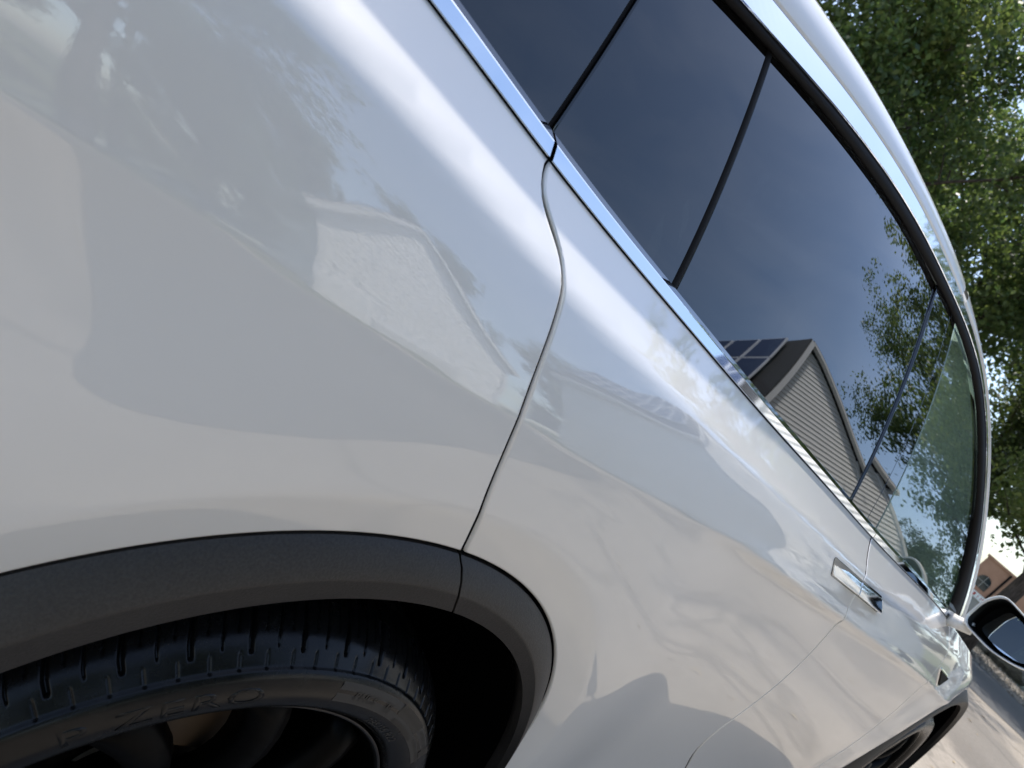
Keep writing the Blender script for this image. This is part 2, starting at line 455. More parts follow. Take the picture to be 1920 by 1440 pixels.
# ---- belt moulding: three bright pieces, each with a lower face, a crest and a bevel down to the glass
BH = .0160
def moulding(name, x0, x1, side=1, slant0=0.0, slant1=0.0):
    n = max(8, int((x1-x0)/.02)); rows = []
    for (dz, off, ) in ((-.0015, -.006), (-.0015, .0035), (-.0006, .0048), (.0098, .0040), (.0108, .0033), (BH, -.0045), (BH+.002, -.012)):
        t = np.linspace(0, 1, n); k = (dz+.002)/.018
        x = (x0 + slant0*k)*(1-t) + (x1 + slant1*k)*t; z = belt_z(x) + dz
        yb = crease_y(x) - .086 - .38*max(dz, 0)
        rows.append(np.c_[x, yb + off, z])
    o = strip(name, rows, 'chrome', car, side)
    # end caps
    return o
for side in (1, -1):
    moulding('belt_moulding', -1.0, -.1275, side, slant1=-.004)
    moulding('belt_moulding', -.1225, 1.1140, side, slant0=-.004, slant1=.012)
    moulding('belt_moulding', 1.1185, 2.150, side, slant0=.012)
    # rubber lip between moulding and body
    x = np.linspace(-1.0, 2.16, 160)
    strip('belt_seal', [np.c_[x, S(x, belt_z(x)-ZB-.004)-.010, belt_z(x)-ZB-.004], np.c_[x, crease_y(x)-.086-.0045, belt_z(x)+.001]], 'rubber_seal', car, side)

# ---- glass edge, seal, upper moulding and roof rail curves
GLASS_TOP = fair([(-.80, 1.286), (-.62, 1.315), (-.30, 1.385), (-0.0008, 1.4439), (0.1078, 1.469), (0.2735, 1.4996), (0.4214, 1.5227), (0.6168, 1.5518), (0.8422, 1.5705), (1.0052, 1.5815), (1.1971, 1.5925), (1.3638, 1.5895), (1.5513, 1.5702), (1.657, 1.5429), (1.8122, 1.4752), (1.9289, 1.4100), (2.005, 1.3582), (2.035, 1.331), (2.108, 1.2462), (2.150, 1.1728), (2.155, 1.1150)], .02, 1)
SEAL_TOP = fair([(-1.10, 1.288), (-.83, 1.302), (-.62, 1.335), (-.28, 1.402), (0.0226, 1.4606), (0.1257, 1.4847), (0.2567, 1.5137), (0.3983, 1.5409), (0.5887, 1.5715), (0.762, 1.5882), (0.9115, 1.5990), (1.0381, 1.6049), (1.2005, 1.6131), (1.4399, 1.6193), (1.6419, 1.5964), (1.8255, 1.537), (1.9663, 1.4630), (2.130, 1.3545), (2.200, 1.2929), (2.278, 1.2048), (2.3353, 1.1174), (2.34, 1.09)], .02, 1)
CHROME_TOP = fair([(-1.12, 1.292), (-.86, 1.322), (-.62, 1.362), (-.24, 1.436), (0.0695, 1.4938), (0.1757, 1.5193), (0.303, 1.5434), (0.4665, 1.573), (0.6888, 1.6047), (0.9796, 1.6274), (1.2103, 1.6367), (1.4664, 1.6346), (1.6832, 1.6099), (1.8676, 1.5484), (2.0108, 1.474), (2.170, 1.3624), (2.245, 1.2998), (2.3264, 1.2105), (2.3769, 1.121), (2.385, 1.095)], .02, 1)
ROOF = fair([(-1.13, 1.306), (-.90, 1.36), (-.60, 1.42), (-.15, 1.505), (0.1651, 1.5608), (0.2584, 1.5815), (0.3746, 1.6028), (0.5244, 1.6237), (0.691, 1.6423), (0.8869, 1.6605), (1.0945, 1.6717), (1.2394, 1.6720), (1.4479, 1.6575), (1.6275, 1.6315), (1.8559, 1.5660), (2.0293, 1.4788), (2.190, 1.3756), (2.275, 1.3060), (2.355, 1.2150), (2.41, 1.122), (2.42, 1.09)], .02, 1)
def same(c, n=160):
    d = chord(c); t = np.linspace(0, d[-1], n); return np.c_[np.interp(t, d, c[:, 0]), np.interp(t, d, c[:, 1])]
gt, st, ct, rt = (same(c) for c in (GLASS_TOP, SEAL_TOP, CHROME_TOP, ROOF))
def smooth_strip(name, rows, material, parent, side=1):
    return strip(name, rows, material, parent, side, smooth=True)
for side in (1, -1):
    g0, s0, c0, r0 = on(gt, -.010), on(st), on(ct), on(rt)
    mid = .5*(on(gt) + on(st))
    smooth_strip('window_seal', [g0, on(gt, .001), mid + [0, .006, 0], on(st, .002), on(st, -.008)], 'rubber_seal', car, side)
    st2 = .72*st + .28*gt
    lo_ = on(st2, .0); a_ = .95*lo_ + .05*on(ct) ; b_ = .06*on(st) + .94*on(ct)
    strip('upper_moulding', [lo_ + [0, -.006, 0], lo_ + [0, .007, 0], a_ + [0, .0078, .0005], b_ + [0, .0015, .002], on(ct, -.008)], 'chrome', car, side)
    k = np.linspace(0, 1, len(st))
    dz = rt - ct
    q1 = on(ct + dz*.03, .001); q2 = on(ct + dz*.12, .0045); q3 = on(ct + dz*.55, .0065); q4 = on(ct + dz*.86, .003); q5 = on(rt, -.003)
    inn = q5 + np.c_[np.zeros(len(rt)), -.028*np.ones(len(rt)), .006*np.ones(len(rt))]
    cut = int(np.searchsorted(rt[:, 0], 1.225))
    for a, b in ((0, cut), (cut+1, len(rt))):
        smooth_strip('roof_rail', [on(ct, -.012)[a:b], q1[a:b], q2[a:b], q3[a:b], q4[a:b], q5[a:b], inn[a:b]], 'paint', car, side)
# roof and windscreen span between the two rails
def span(i0, i1, n=24, extra=0.0):
    V = []; F = []
    idx = list(range(i0, i1))
    for i in idx:
        p = on(rt, -.003)[i] + [0, -.026, .005]
        x, Yp, z = p
        fwd = max(0.0, x - 1.35)
        xc = x + fwd*.42; zc = z + .030 - .02*min(1, fwd)
        for k in range(n+1):
            t = -1 + 2*k/n
            w = 1 - abs(t)**2.2
            V.append((x + (xc-x)*w, -t*Yp, z + (zc-z)*w))
    m_ = n+1
    for i in range(len(idx)-1):
        for k in range(n): F.append((i*m_+k, i*m_+k+1, (i+1)*m_+k+1, (i+1)*m_+k))
    return V, F
cutr = int(np.searchsorted(rt[:, 0], 1.30))
endr = len(rt)
V, F = span(0, cutr); link('roof', mesh_of(V, F, True), 'paint', car)
V2 = [(x, y, z-.035) for x, y, z in V]; link('headliner', mesh_of(V2, [f[::-1] for f in F], True), 'interior', car)
V, F = span(cutr-1, endr); link('windshield', mesh_of(V, F, True), 'windshield', car)

# ---- side glass
GO = -.007
def glass_edge(x0, x1, top):
    """loop between belt and glass top from station line x0 to x1; each a (n,2) curve from belt up"""
    a, b = np.asarray(x0, float), np.asarray(x1, float)
    t = top[(top[:, 0] > min(a[-1][0], b[-1][0])+.004) & (top[:, 0] < max(a[-1][0], b[-1][0])-.004)]
    xb = np.linspace(a[0][0], b[0][0], max(3, int((b[0][0]-a[0][0])/.02)))[1:-1]
    bot = np.c_[xb, belt_z(xb) + BH - .004]
    return np.vstack([a[::-1], bot, b, t[::-1]])
def divider(pts):
    """smooth line from the belt to the glass top"""
    p = np.array(pts, float); q = np.polyfit(p[:, 1], p[:, 0], 2 if len(p) > 3 else 1)
    z = np.linspace(0, 1, 14); x_ = p[:, 0].mean(); zb_ = belt_z(np.polyval(q, 1.18)) + BH - .004
    zt = 1.5
    for _ in range(6):
        xt = np.polyval(q, zt); zt = np.interp(xt, GLASS_TOP[:, 0], GLASS_TOP[:, 1])
    z = np.linspace(zb_, zt, 14); return np.c_[np.polyval(q, z), z]
D1 = divider([(-0.1057, 1.3688), (-0.1193, 1.3031), (-0.1304, 1.2403)])
D2 = divider([(0.1184, 1.4699), (0.1211, 1.4211), (0.124, 1.3705), (0.1244, 1.3112), (0.1240, 1.2552), (0.1240, 1.2188)])
D3 = divider([(1.0092, 1.5797), (0.9957, 1.4945), (0.9643, 1.3316), (0.937, 1.1849), (0.9334, 1.1672)])
D4 = divider([(1.1699, 1.5815), (1.1436, 1.4446), (1.1036, 1.2859), (1.0846, 1.2155), (1.0669, 1.1564)])
D5 = divider([(1.2355, 1.5884), (1.1839, 1.3064), (1.171, 1.2475), (1.1463, 1.152)])
def end_loop_rear():
    z0 = belt_z(-.78) + BH; return np.array([(-.78, z0), (-.775, z0 + .004)])
for side in (1, -1):
    fine = dict(grid=.022, gridz=.022) if side == 1 else dict(grid=.06, gridz=.05)
    kw = dict(off=GO, gap=.0008, roll=.0015, flange=.016, side=side, step=.012, **fine)
    rear = np.array([(-.76, belt_z(-.76)+BH-.004), (-.755, belt_z(-.755)+BH+.004)])
    panel('quarter_window', glass_edge(rear, D1 - [.0028, 0], GLASS_TOP), 'glass_dark', car, **kw)
    panel('rear_door_window', glass_edge(D1 + [.0028, 0], D2 - [.0052, 0], GLASS_TOP), 'glass_dark', car, **kw)
    panel('rear_door_window', glass_edge(D2 + [.0052, 0], D3, GLASS_TOP), 'glass_dark', car, bow=lambda x: -.0036*(np.maximum(x-.55, 0)/.4)**2, **kw)
    panel('pillar_trim', glass_edge(D3 + [.002, 0], D4 - [.001, 0], GLASS_TOP), 'glass_dark', car, **kw)
    panel('pillar_trim', glass_edge(D4 + [.001, 0], D5 - [.001, 0], GLASS_TOP), 'glass_dark', car, **{**kw, 'off': GO-.001})
    tail = GLASS_TOP[-1]
    fr = np.array([(2.135, belt_z(2.135)+BH-.004), (2.150, 1.118)])
    panel('front_door_window', glass_edge(D5 + [.001, 0], fr, GLASS_TOP), 'glass_clear', car, **kw)
    for dv, w in ((D1, .004), (D2, .0075)):
        a_, b_ = on(dv - [w, 0], GO-.003), on(dv + [w, 0], GO-.003)
        c_ = on(dv, GO + .0015)
        if w < .005: strip('window_divider', [a_ + [0, -.002, 0], b_ + [0, -.002, 0]], 'rubber_seal', car, side)
        else: smooth_strip('window_divider', [a_, on(dv - [w*.6, 0], GO+.001), c_, on(dv + [w*.6, 0], GO+.001), b_], 'rubber_seal', car, side)

# ---------------------------------------------------------------- wheel arch cladding
def ring_pt(c, r, a, Y): return (c[0] + r*math.cos(a), Y, c[1] + r*math.sin(a))
def cladding(name, a0, a1, shift, side=1, cx=0.0, dz=0.0, n=70, yo=0.0, full=True):
    """loft: body edge -> outer face -> crease -> inner edge -> return; a0/a1 degrees at the outer edge, shift moves the inner edge's angle"""
    rows = []
    A = np.radians(np.linspace(a0, a1, n))
    A2 = np.radians(np.linspace(a0 + shift[0], a1 + shift[1], n))
    oc, orad = (0.004 + cx, .4033), .4976 - .0022
    def row(k, f):
        return [f(A[i]*(1-k) + A2[i]*k, i) for i in range(n)]
    def outer(off, dr):
        def f(a, i):
            x, z = oc[0] + (orad+dr)*math.cos(a), oc[1] + (orad+dr)*math.sin(a); return (x, float(S(x, z)) + off, z)
        return f
    def blend(t, bulge):
        # t 0: outer edge, 1: crease
        def f(a, i):
            x0, z0 = oc[0] + orad*math.cos(a), oc[1] + orad*math.sin(a); y0 = float(S(x0, z0)) + .001
            p1 = ring_pt((.010 + cx, .413), .451, a, .995 + yo)
            return (x0*(1-t) + p1[0]*t, y0*(1-t) + p1[1]*t + bulge, z0*(1-t) + p1[2]*t)
        return f
    def inner(t):
        def f(a, i):
            p1 = ring_pt((.010 + cx, .413), .451, a, .995 + yo); p2 = ring_pt((.031 + cx, .395), .4387, a, .984 + yo)
            return tuple(p1[q]*(1-t) + p2[q]*t for q in range(3))
        return f
    def back(dy, dr):
        def f(a, i): return ring_pt((.031 + cx, .395), .4387 + dr, a, .984 + yo - dy)
        return f
    rows = [row(0, outer(-.014, 0)), row(0, outer(-.001, 0)), row(0, outer(.0008, -.0015)), row(.2, blend(.25, .0015)), row(.45, blend(.6, .0018)), row(.62, blend(.93, .0012)),
            row(.68, blend(1.0, .0)), row(.72, inner(.08)), row(.85, inner(.5)), row(1, inner(.92)), row(1, inner(1.0)), row(1, back(.003, .0012)), row(1, back(.03, .004))]
    V = np.array([p for r_ in rows for p in r_]); k = n; F = []
    for a in range(len(rows)-1):
        for i in range(k-1): F.append((a*k+i, (a+1)*k+i, (a+1)*k+i+1, a*k+i+1))
    # closing faces at both ends
    F.append(tuple(a*k for a in range(len(rows)))[::-1]); F.append(tuple(a*k+k-1 for a in range(len(rows))))
    V[:, 1] *= -side
    if side > 0: F = [f[::-1] for f in F]
    o = link(name, mesh_of(V, F, True), 'cladding', car)
    return o
def auto_smooth(o, deg=30):
    me = o.data
    bm = bmesh.new(); bm.from_mesh(me); bmesh.ops.recalc_face_normals(bm, faces=bm.faces)
    for e in bm.edges:
        if len(e.link_faces) == 2 and e.calc_face_angle(0) > R(deg): e.smooth = False
    for f in bm.faces: f.smooth = True
    bm.to_mesh(me); bm.free(); return o
for side in (1, -1):
    auto_smooth(cladding('arch_cladding', ANG1 + .22, 192, (-3.6, 0), side))
    auto_smooth(cladding('arch_cladding', -12, ANG1 - .22, (0, -3.6), side))
    auto_smooth(cladding('arch_cladding', -12, 192, (0, 0), side, cx=2.961, yo=.004))
# wheel wells
for cx in (0.0, 2.965):
    for side in (1, -1):
        vs, fs = lathe([(.972, .4405), (.93, .452), (.70, .455), (.62, .44), (.60, .30), (.60, .05)], 48, th0=R(-14), th1=R(194))
        # a rib along the liner's edge
        vs = [(x + cx + .02, -y*side, z + .397) for x, y, z in vs]
        auto_smooth(link('wheel_well_liner', mesh_of(vs, fs, True), 'liner', car))

# ---------------------------------------------------------------- wheels
TYRE = [(.705, .284), (.690, .305), (.690, .325), (.697, .346), (.712, .361), (.735, .371), (.79, .3775), (.84, .379), (.89, .3782), (.925, .3745), (.945, .3685), (.958, .361), (.967, .353), (.9725, .3475), (.9745, .3455), (.9785, .3435), (.983, .335), (.986, .322), (.985, .308), (.981, .297), (.972, .289), (.965, .286)]
def profile_dense(pr, step):
    p = np.array(pr); d = np.r_[0, np.cumsum(np.hypot(*np.diff(p, axis=0).T))]; fx, fr = spline(d, p[:, 0]), spline(d, p[:, 1])
    t = np.arange(0, d[-1], step); return np.c_[fx(t), fr(t)], t
def tyre_mesh(detail):
    if not detail:
        vs, fs = lathe(TYRE, 72); return mesh_of([(x, -y, z) for x, y, z in vs], [f[::-1] for f in fs], True)
    pr, t = profile_dense(TYRE, .0022)
    tang = np.gradient(pr, axis=0); nr = np.c_[-tang[:, 1], tang[:, 0]]; nr /= np.linalg.norm(nr, axis=1)[:, None]
    if nr[len(nr)//2, 1] < 0: nr = -nr
    th = np.radians(np.r_[np.arange(-270+150, 28, 4.0)[:-1], np.arange(28, 146, .14), np.arange(146, 240, 4.0)])
    T, Rr = pr[:, 0], pr[:, 1]
    # distance inward from the outer tread edge, along the tread
    acr = .975 - T
    tread = Rr > .352
    V = np.zeros((len(th), len(pr), 3)); per = R(8.6)
    def win(d, w, soft): return 1/(1 + np.exp(np.clip((np.abs(d) - w)/soft, -40, 40)))
    outer_half = (T > .69)
    for i, a in enumerate(th):
        ph = a + .22*np.clip(acr - .02, 0, .2)/.37             # grooves sweep a little as they run inwards
        q = (ph/per) % 1.0
        dep = np.zeros(len(pr))
        arcd = lambda c: (np.minimum(np.abs(q - c), 1 - np.abs(q - c)))*per*.37
        m1 = (acr > .0105) & (acr < .082) & outer_half
        dep += .0058*win(arcd(0), .0020, .0004)*m1
        m2 = (acr > .014) & (acr < .078) & outer_half
        dep += .0042*win(arcd(.5), .0007, .0003)*m2
        m3 = (acr > .028) & (acr < .072) & outer_half
        dep += .0032*win(arcd(.25), .0005, .0003)*m3; dep += .0032*win(arcd(.75), .0005, .0003)*m3
        # shoulder notches
        m4 = (acr > .0005) & (acr < .0105) & (T > .9)
        dep += .0020*win(arcd(.2), .0007, .0004)*m4 + .0020*win(arcd(.7), .0007, .0004)*m4
        # long grooves round the tread
        for c_, w_ in ((.090, .0050), (.135, .0050), (.185, .0050)):
            dep += .0065*win(acr - c_, w_, .0006)*(Rr > .36)
        blk = ((acr > .097) & (acr < .128)); dep += .0040*win(arcd(.35), .0012, .0004)*blk
        # raised rib where the sidewall starts
        dep -= .0011*np.exp(-((Rr - .3445)/.0011)**2)*(T > .95)
        rr = Rr - dep*nr[:, 1]; tt = T - dep*nr[:, 0]
        V[i, :, 0] = rr*math.cos(a); V[i, :, 1] = -tt; V[i, :, 2] = rr*math.sin(a)
    n, k = len(th), len(pr); F = []
    for i in range(n):
        j = (i+1) % n
        for q in range(k-1): F.append((i*k+q, j*k+q, j*k+q+1, i*k+q+1))
    me = mesh_of(V.reshape(-1, 3), F, True)
    bm = bmesh.new(); bm.from_mesh(me); bmesh.ops.recalc_face_normals(bm, faces=bm.faces); bm.to_mesh(me); bm.free()
    me.polygons.foreach_set('use_smooth', [True]*len(me.polygons))
    return me
def side_t(r):
    rs = np.array([p[1] for p in TYRE[14:]][::-1]); ts = np.array([p[0] for p in TYRE[14:]][::-1])
    return float(spline(rs, ts)(r))
def bend_text(name, body, a_deg, r0, size, material, parent, lift=.0006, extrude=.0, spacing=1.0, offset=0.0, outline=False, xs=1.0, shear=0.0):
    cu = bpy.data.curves.new(name, 'FONT'); cu.body = body; cu.size = size; cu.space_character = spacing; cu.offset = offset; cu.shear = shear
    cu.resolution_u = 3; cu.extrude = 0
    tmp = bpy.data.objects.new(name, cu); C.objects.link(tmp); dg = bpy.context.evaluated_depsgraph_get()
    me = bpy.data.meshes.new_from_object(tmp.evaluated_get(dg)); bpy.data.objects.remove(tmp, do_unlink=True)
    bm = bmesh.new(); bm.from_mesh(me)
    bmesh.ops.subdivide_edges(bm, edges=[e for e in bm.edges if e.calc_length() > size*.5], cuts=2)
    if extrude:
        g = bmesh.ops.extrude_face_region(bm, geom=bm.faces[:]); top = [v for v in g['geom'] if isinstance(v, bmesh.types.BMVert)]
        for v in top: v.co.z = extrude
    for v in bm.verts:
        u, w, e = v.co.x*xs, v.co.y, v.co.z; r_ = r0 + w; a = R(a_deg) - u/r0
        v.co = (r_*math.cos(a), -(side_t(min(max(r_, .288), .344)) + lift + e), r_*math.sin(a))
    bmesh.ops.recalc_face_normals(bm, faces=bm.faces)
    bm.to_mesh(me); bm.free()
    return link(name, me, material, parent)
def arc_band(name, a0, a1, r0, r1, material, parent, lift=.0005, n=40):
    V = []; F = []
    for i in range(n+1):
        a = R(a0 + (a1-a0)*i/n)
        for k in range(5):
            r_ = r0 + (r1-r0)*k/4; V.append((r_*math.cos(a), -(side_t(r_) + lift), r_*math.sin(a)))
    for i in range(n):
        for k in range(4): F.append((i*5+k, i*5+k+1, (i+1)*5+k+1, (i+1)*5+k))
    return link(name, mesh_of(V, F, True), material, parent)
def spoke_mesh(k, n=10):
    """one swept paddle of the rim"""
    a = 2*math.pi*k/n; rows = []
    for t in np.linspace(0, 1, 9):
        r_ = .055 + .212*t; aa = a + .30*t*t; w = .020 + .016*t + .018*max(0, t-.75)*4*.25; y = .945 - .035*(1-t)**2 + .012*math.sin(math.pi*t)
        rows.append((r_, aa, w, y))
    V = []; F = []
    for (r_, aa, w, y) in rows:
        for (du, dy) in ((-1, -.020), (-.75, 0), (-.1, .007), (.55, .002), (1, -.030), (0, -.042)):
            V.append((r_*math.cos(aa) - du*w*math.sin(aa), -(y + dy), r_*math.sin(aa) + du*w*math.cos(aa)))
    m_ = 6
    for i in range(len(rows)-1):
        for q in range(m_): F.append((i*m_+q, i*m_+(q+1) % m_, (i+1)*m_+(q+1) % m_, (i+1)*m_+q))
    F += [tuple(range(m_))[::-1], tuple(range((len(rows)-1)*m_, len(rows)*m_))]
    return mesh_of(V, F, True)
tyre_plain, tyre_fine = tyre_mesh(False), tyre_mesh(True)
for me_ in (tyre_plain, tyre_fine): me_.materials.append(M['tyre'])
vs, fs = lathe([(.965, .2845), (.9685, .2830), (.9690, .2800), (.9640, .2770), (.955, .2755), (.935, .270), (.85, .262), (.72, .266), (.70, .282)], 96)
barrel = mesh_of([(x, -y, z) for x, y, z in vs], [f[::-1] for f in fs], True); barrel.materials.append(M['rim'])
vs, fs = lathe([(.9696, .2838), (.9702, .2822), (.9692, .2806)], 128)
lip = mesh_of([(x, -y, z) for x, y, z in vs], [f[::-1] for f in fs], True); lip.materials.append(M['rim_edge'])
vs, fs = lathe([(.80, .05), (.845, .06), (.845, .185), (.815, .185), (.80, .08)], 64)
disc = mesh_of([(x, -y, z) for x, y, z in vs], [f[::-1] for f in fs], True); disc.materials.append(M['disc'])
vs, fs = lathe([(.86, .0), (.965, .0), (.962, .035), (.955, .060), (.90, .075), (.86, .075)], 40)
hub = mesh_of([(x, -y, z) for x, y, z in vs], [f[::-1] for f in fs], True); hub.materials.append(M['rim'])
cal = MB()
for aa in np.linspace(95, 150, 6): pass
poly = [(r_*math.cos(R(a)), r_*math.sin(R(a))) for r_, a in [(.125, 70), (.125, 90), (.125, 110), (.205, 112), (.212, 90), (.205, 68)]]
cal.add([(x, -.80, z) for x, z in poly] + [(x, -.895, z) for x, z in poly], [tuple(range(6)), tuple(range(6, 12))[::-1]] + [(i, (i+1) % 6, 6+(i+1) % 6, 6+i) for i in range(6)])
cal_me = mesh_of(cal.v, cal.f); cal_me.materials.append(M['caliper'])
spokes = [spoke_mesh(k) for k in range(10)]
for s_ in spokes: s_.materials.append(M['rim'])
for (x, side, fine_) in ((0.0, 1, True), (2.965, 1, False), (0.0, -1, False), (2.965, -1, False)):
    w = bpy.data.objects.new('wheel', None); C.objects.link(w); w.parent = car; w.location = (x, 0, .379); w.empty_display_size = .1
    if side < 0: w.rotation_euler = (0, 0, math.pi)
    t_ = link('tyre', tyre_fine if fine_ else tyre_plain, None, w)
    link('rim_barrel', barrel, None, w); link('rim_lip', lip, None, w); link('brake_disc', disc, None, w); link('hub', hub, None, w)
    bevel(link('brake_caliper', cal_me, None, w), .008)
    for k in range(10): link('spoke', spokes[k], None, w)
    if x == 0 and side == 1:
        bend_text('tyre_lettering', 'P ZERO', 129.5, .3130, .0265, 'tyre', w, lift=.0, extrude=.0005, xs=1.70, spacing=1.12, offset=.0002)
        arc_band('tyre_marking', 85, 41, .3165, .3435, 'tyre_band', w, lift=.0004)
        arc_band('tyre_marking', 65.2, 53.0, .3270, .3405, 'tyre_ink', w, lift=.0008)
        arc_band('tyre_marking', 64.5, 52.6, .3165, .3225, 'tyre_ink', w, lift=.0008)
        bend_text('tyre_lettering', 'PNCS', 80.6, .3225, .0135, 'tyre_ink', w, lift=.0009, xs=1.05, spacing=1.1, offset=.0006, shear=.2)
        # small tyre emblem in a frame beside it
        em = MB()
        def epatch(u0, u1, v0, v1):
            P4 = []
            for (u, v) in ((u0, v0), (u1, v0), (u1, v1), (u0, v1)):
                r_ = .3215 + v; a = R(70.6) - u/.3215; P4.append((r_*math.cos(a), -(side_t(r_)+.001), r_*math.sin(a)))
            em.add(P4, [(0, 1, 2, 3)])
        for q in ((0, .0135, 0, .0008), (0, .0135, .0107, .0115), (0, .0008, 0, .0115), (.0127, .0135, 0, .0115), (.003, .0055, .002, .0098), (.0055, .0065, .004, .008), (.0085, .0095, .002, .006), (.0075, .011, .006, .0072), (.009, .0105, .0072, .0095)): epatch(*q)
        em.build('tyre_emblem', 'tyre_ink', w)
        bend_text('tyre_lettering', '285/35 R22', 70.2, .2990, .0125, 'tyre_band', w, lift=.0, extrude=.0006, xs=1.25, spacing=1.1)
        bend_text('tyre_lettering', 'EXTERNO  OUTSIDE', 51.6, .3335, .0062, 'tyre_ink', w, lift=.0008, xs=1.0)
        bend_text('tyre_lettering', 'ESTERNO  EXTERIEUR', 51.2, .3215, .0062, 'tyre_ink', w, lift=.0008, xs=1.0)
        arc_band('tyre_marking', 44.0, 41.2, .3270, .3405, 'tyre_ink', w, lift=.0010)

# ---------------------------------------------------------------- door handles, fender camera
def rounded(poly, r, n=5):
    p = np.array(poly, float); out = []
    for i in range(len(p)):
        a, b, c_ = p[i-1], p[i], p[(i+1) % len(p)]
        u = (a-b)/np.linalg.norm(a-b); v = (c_-b)/np.linalg.norm(c_-b); k = min(r, .45*np.linalg.norm(a-b), .45*np.linalg.norm(c_-b))
        for t in np.linspace(0, 1, n): out.append((1-t)**2*(b+u*k) + 2*t*(1-t)*b + t*t*(b+v*k))
    return np.array(out)
HR = rounded([(0.838, 1.0765), (1.0455, 1.0640), (1.0455, 1.0405), (0.862, 1.0515)], .006)
HF = rounded([(1.0495, 1.0640), (1.2233, 1.0543), (1.250, 1.0272), (1.0495, 1.0405)], .006)
for side in (1, -1):
    for key, H in (('r', HR), ('f', HF)):
        kw = dict(gap=0.0, step=.004, grid=.02, gridz=.008, side=side)
        panel('handle_recess', offset_poly(dedupe(resample(H if area2(H) > 0 else H[::-1], .004), .001), -.0030)[0], 'gloss_black', doors[key, side], off=.0009, roll=.0005, flange=.0008, **kw)
        panel('door_handle', H, 'chrome', doors[key, side], off=.0040, tilt=(1.055, .25), roll=.0022, flange=.004, **kw)
    TRI = rounded([(2.215, .9500), (2.400, .9300), (2.345, .8950)], .012)
    T_ = TRI if area2(TRI) > 0 else TRI[::-1]
    kw = dict(gap=0.0, step=.006, grid=.02, gridz=.01, side=side)
    panel('camera_bezel', offset_poly(dedupe(resample(T_, .006), .002), -.006)[0], 'chrome', doors['n', side], off=.003, roll=.003, flange=.006, **kw)
    panel('camera_cover', T_, 'satin_black', doors['n', side], off=.0065, roll=.003, flange=.006, **kw)

# ---------------------------------------------------------------- bonnet, nose, tail, sill, floor
xs = np.linspace(2.26, 3.78, 40); V = []; F = []; nn = 20
for x in xs:
    yb = float(S(x, belt_z(x) - .002)); zb = float(belt_z(x))
    for k in range(nn+1):
        t = -1 + 2*k/nn; V.append((x + .10*(1-t*t)*max(0, (x-3.2))/.6, -t*(yb - .004), zb - .004 + .060*(1-abs(t)**2.4)))
for i in range(len(xs)-1):
    for k in range(nn): F.append((i*(nn+1)+k, i*(nn+1)+k+1, (i+1)*(nn+1)+k+1, (i+1)*(nn+1)+k))
auto_smooth(link('bonnet', mesh_of(V, F, True), 'paint', car))
def end_cap(name, x0, dx, z0, z1, material):
    V = []; F = []; nz, ny = 12, 20
    for j in range(nz+1):
        z = z0 + (z1-z0)*j/nz; Yb = float(S(x0, min(z, float(belt_z(x0))-.004)))
        if z > belt_z(x0): Yb = float(S(x0, z))
        for k in range(ny+1):
            t = -1 + 2*k/ny; V.append((x0 + dx*(1 - abs(t)**2.6)*(1 - .5*((z-(z0+z1)/2)/((z1-z0)/2))**2), -t*(Yb-.002), z))
    for j in range(nz):
        for k in range(ny): F.append((j*(ny+1)+k, j*(ny+1)+k+1, (j+1)*(ny+1)+k+1, (j+1)*(ny+1)+k))
    auto_smooth(link(name, mesh_of(V, F, True), material, car))
end_cap('front_bumper', 3.62, .28, .22, .87, 'paint'); end_cap('tailgate', -1.12, -.14, .55, 1.315, 'paint'); end_cap('rear_bumper', -1.11, -.17, .25, .60, 'cladding')
for side in (1, -1):
    x = np.linspace(.50, 2.48, 60)
    rows = [np.c_[x, S(x, np.full(60, z)) + o_, np.full(60, z)] for z, o_ in ((.327, -.012), (.327, 0), (.28, .004), (.22, -.01), (.19, -.06))]
    smooth_strip('sill', rows, 'cladding', car, side)
MB().box((-1.1, -.62, .17), (3.6, .62, .20)).box((.5, -.88, .19), (2.45, .88, .22)).build('underbody', 'dark', car)

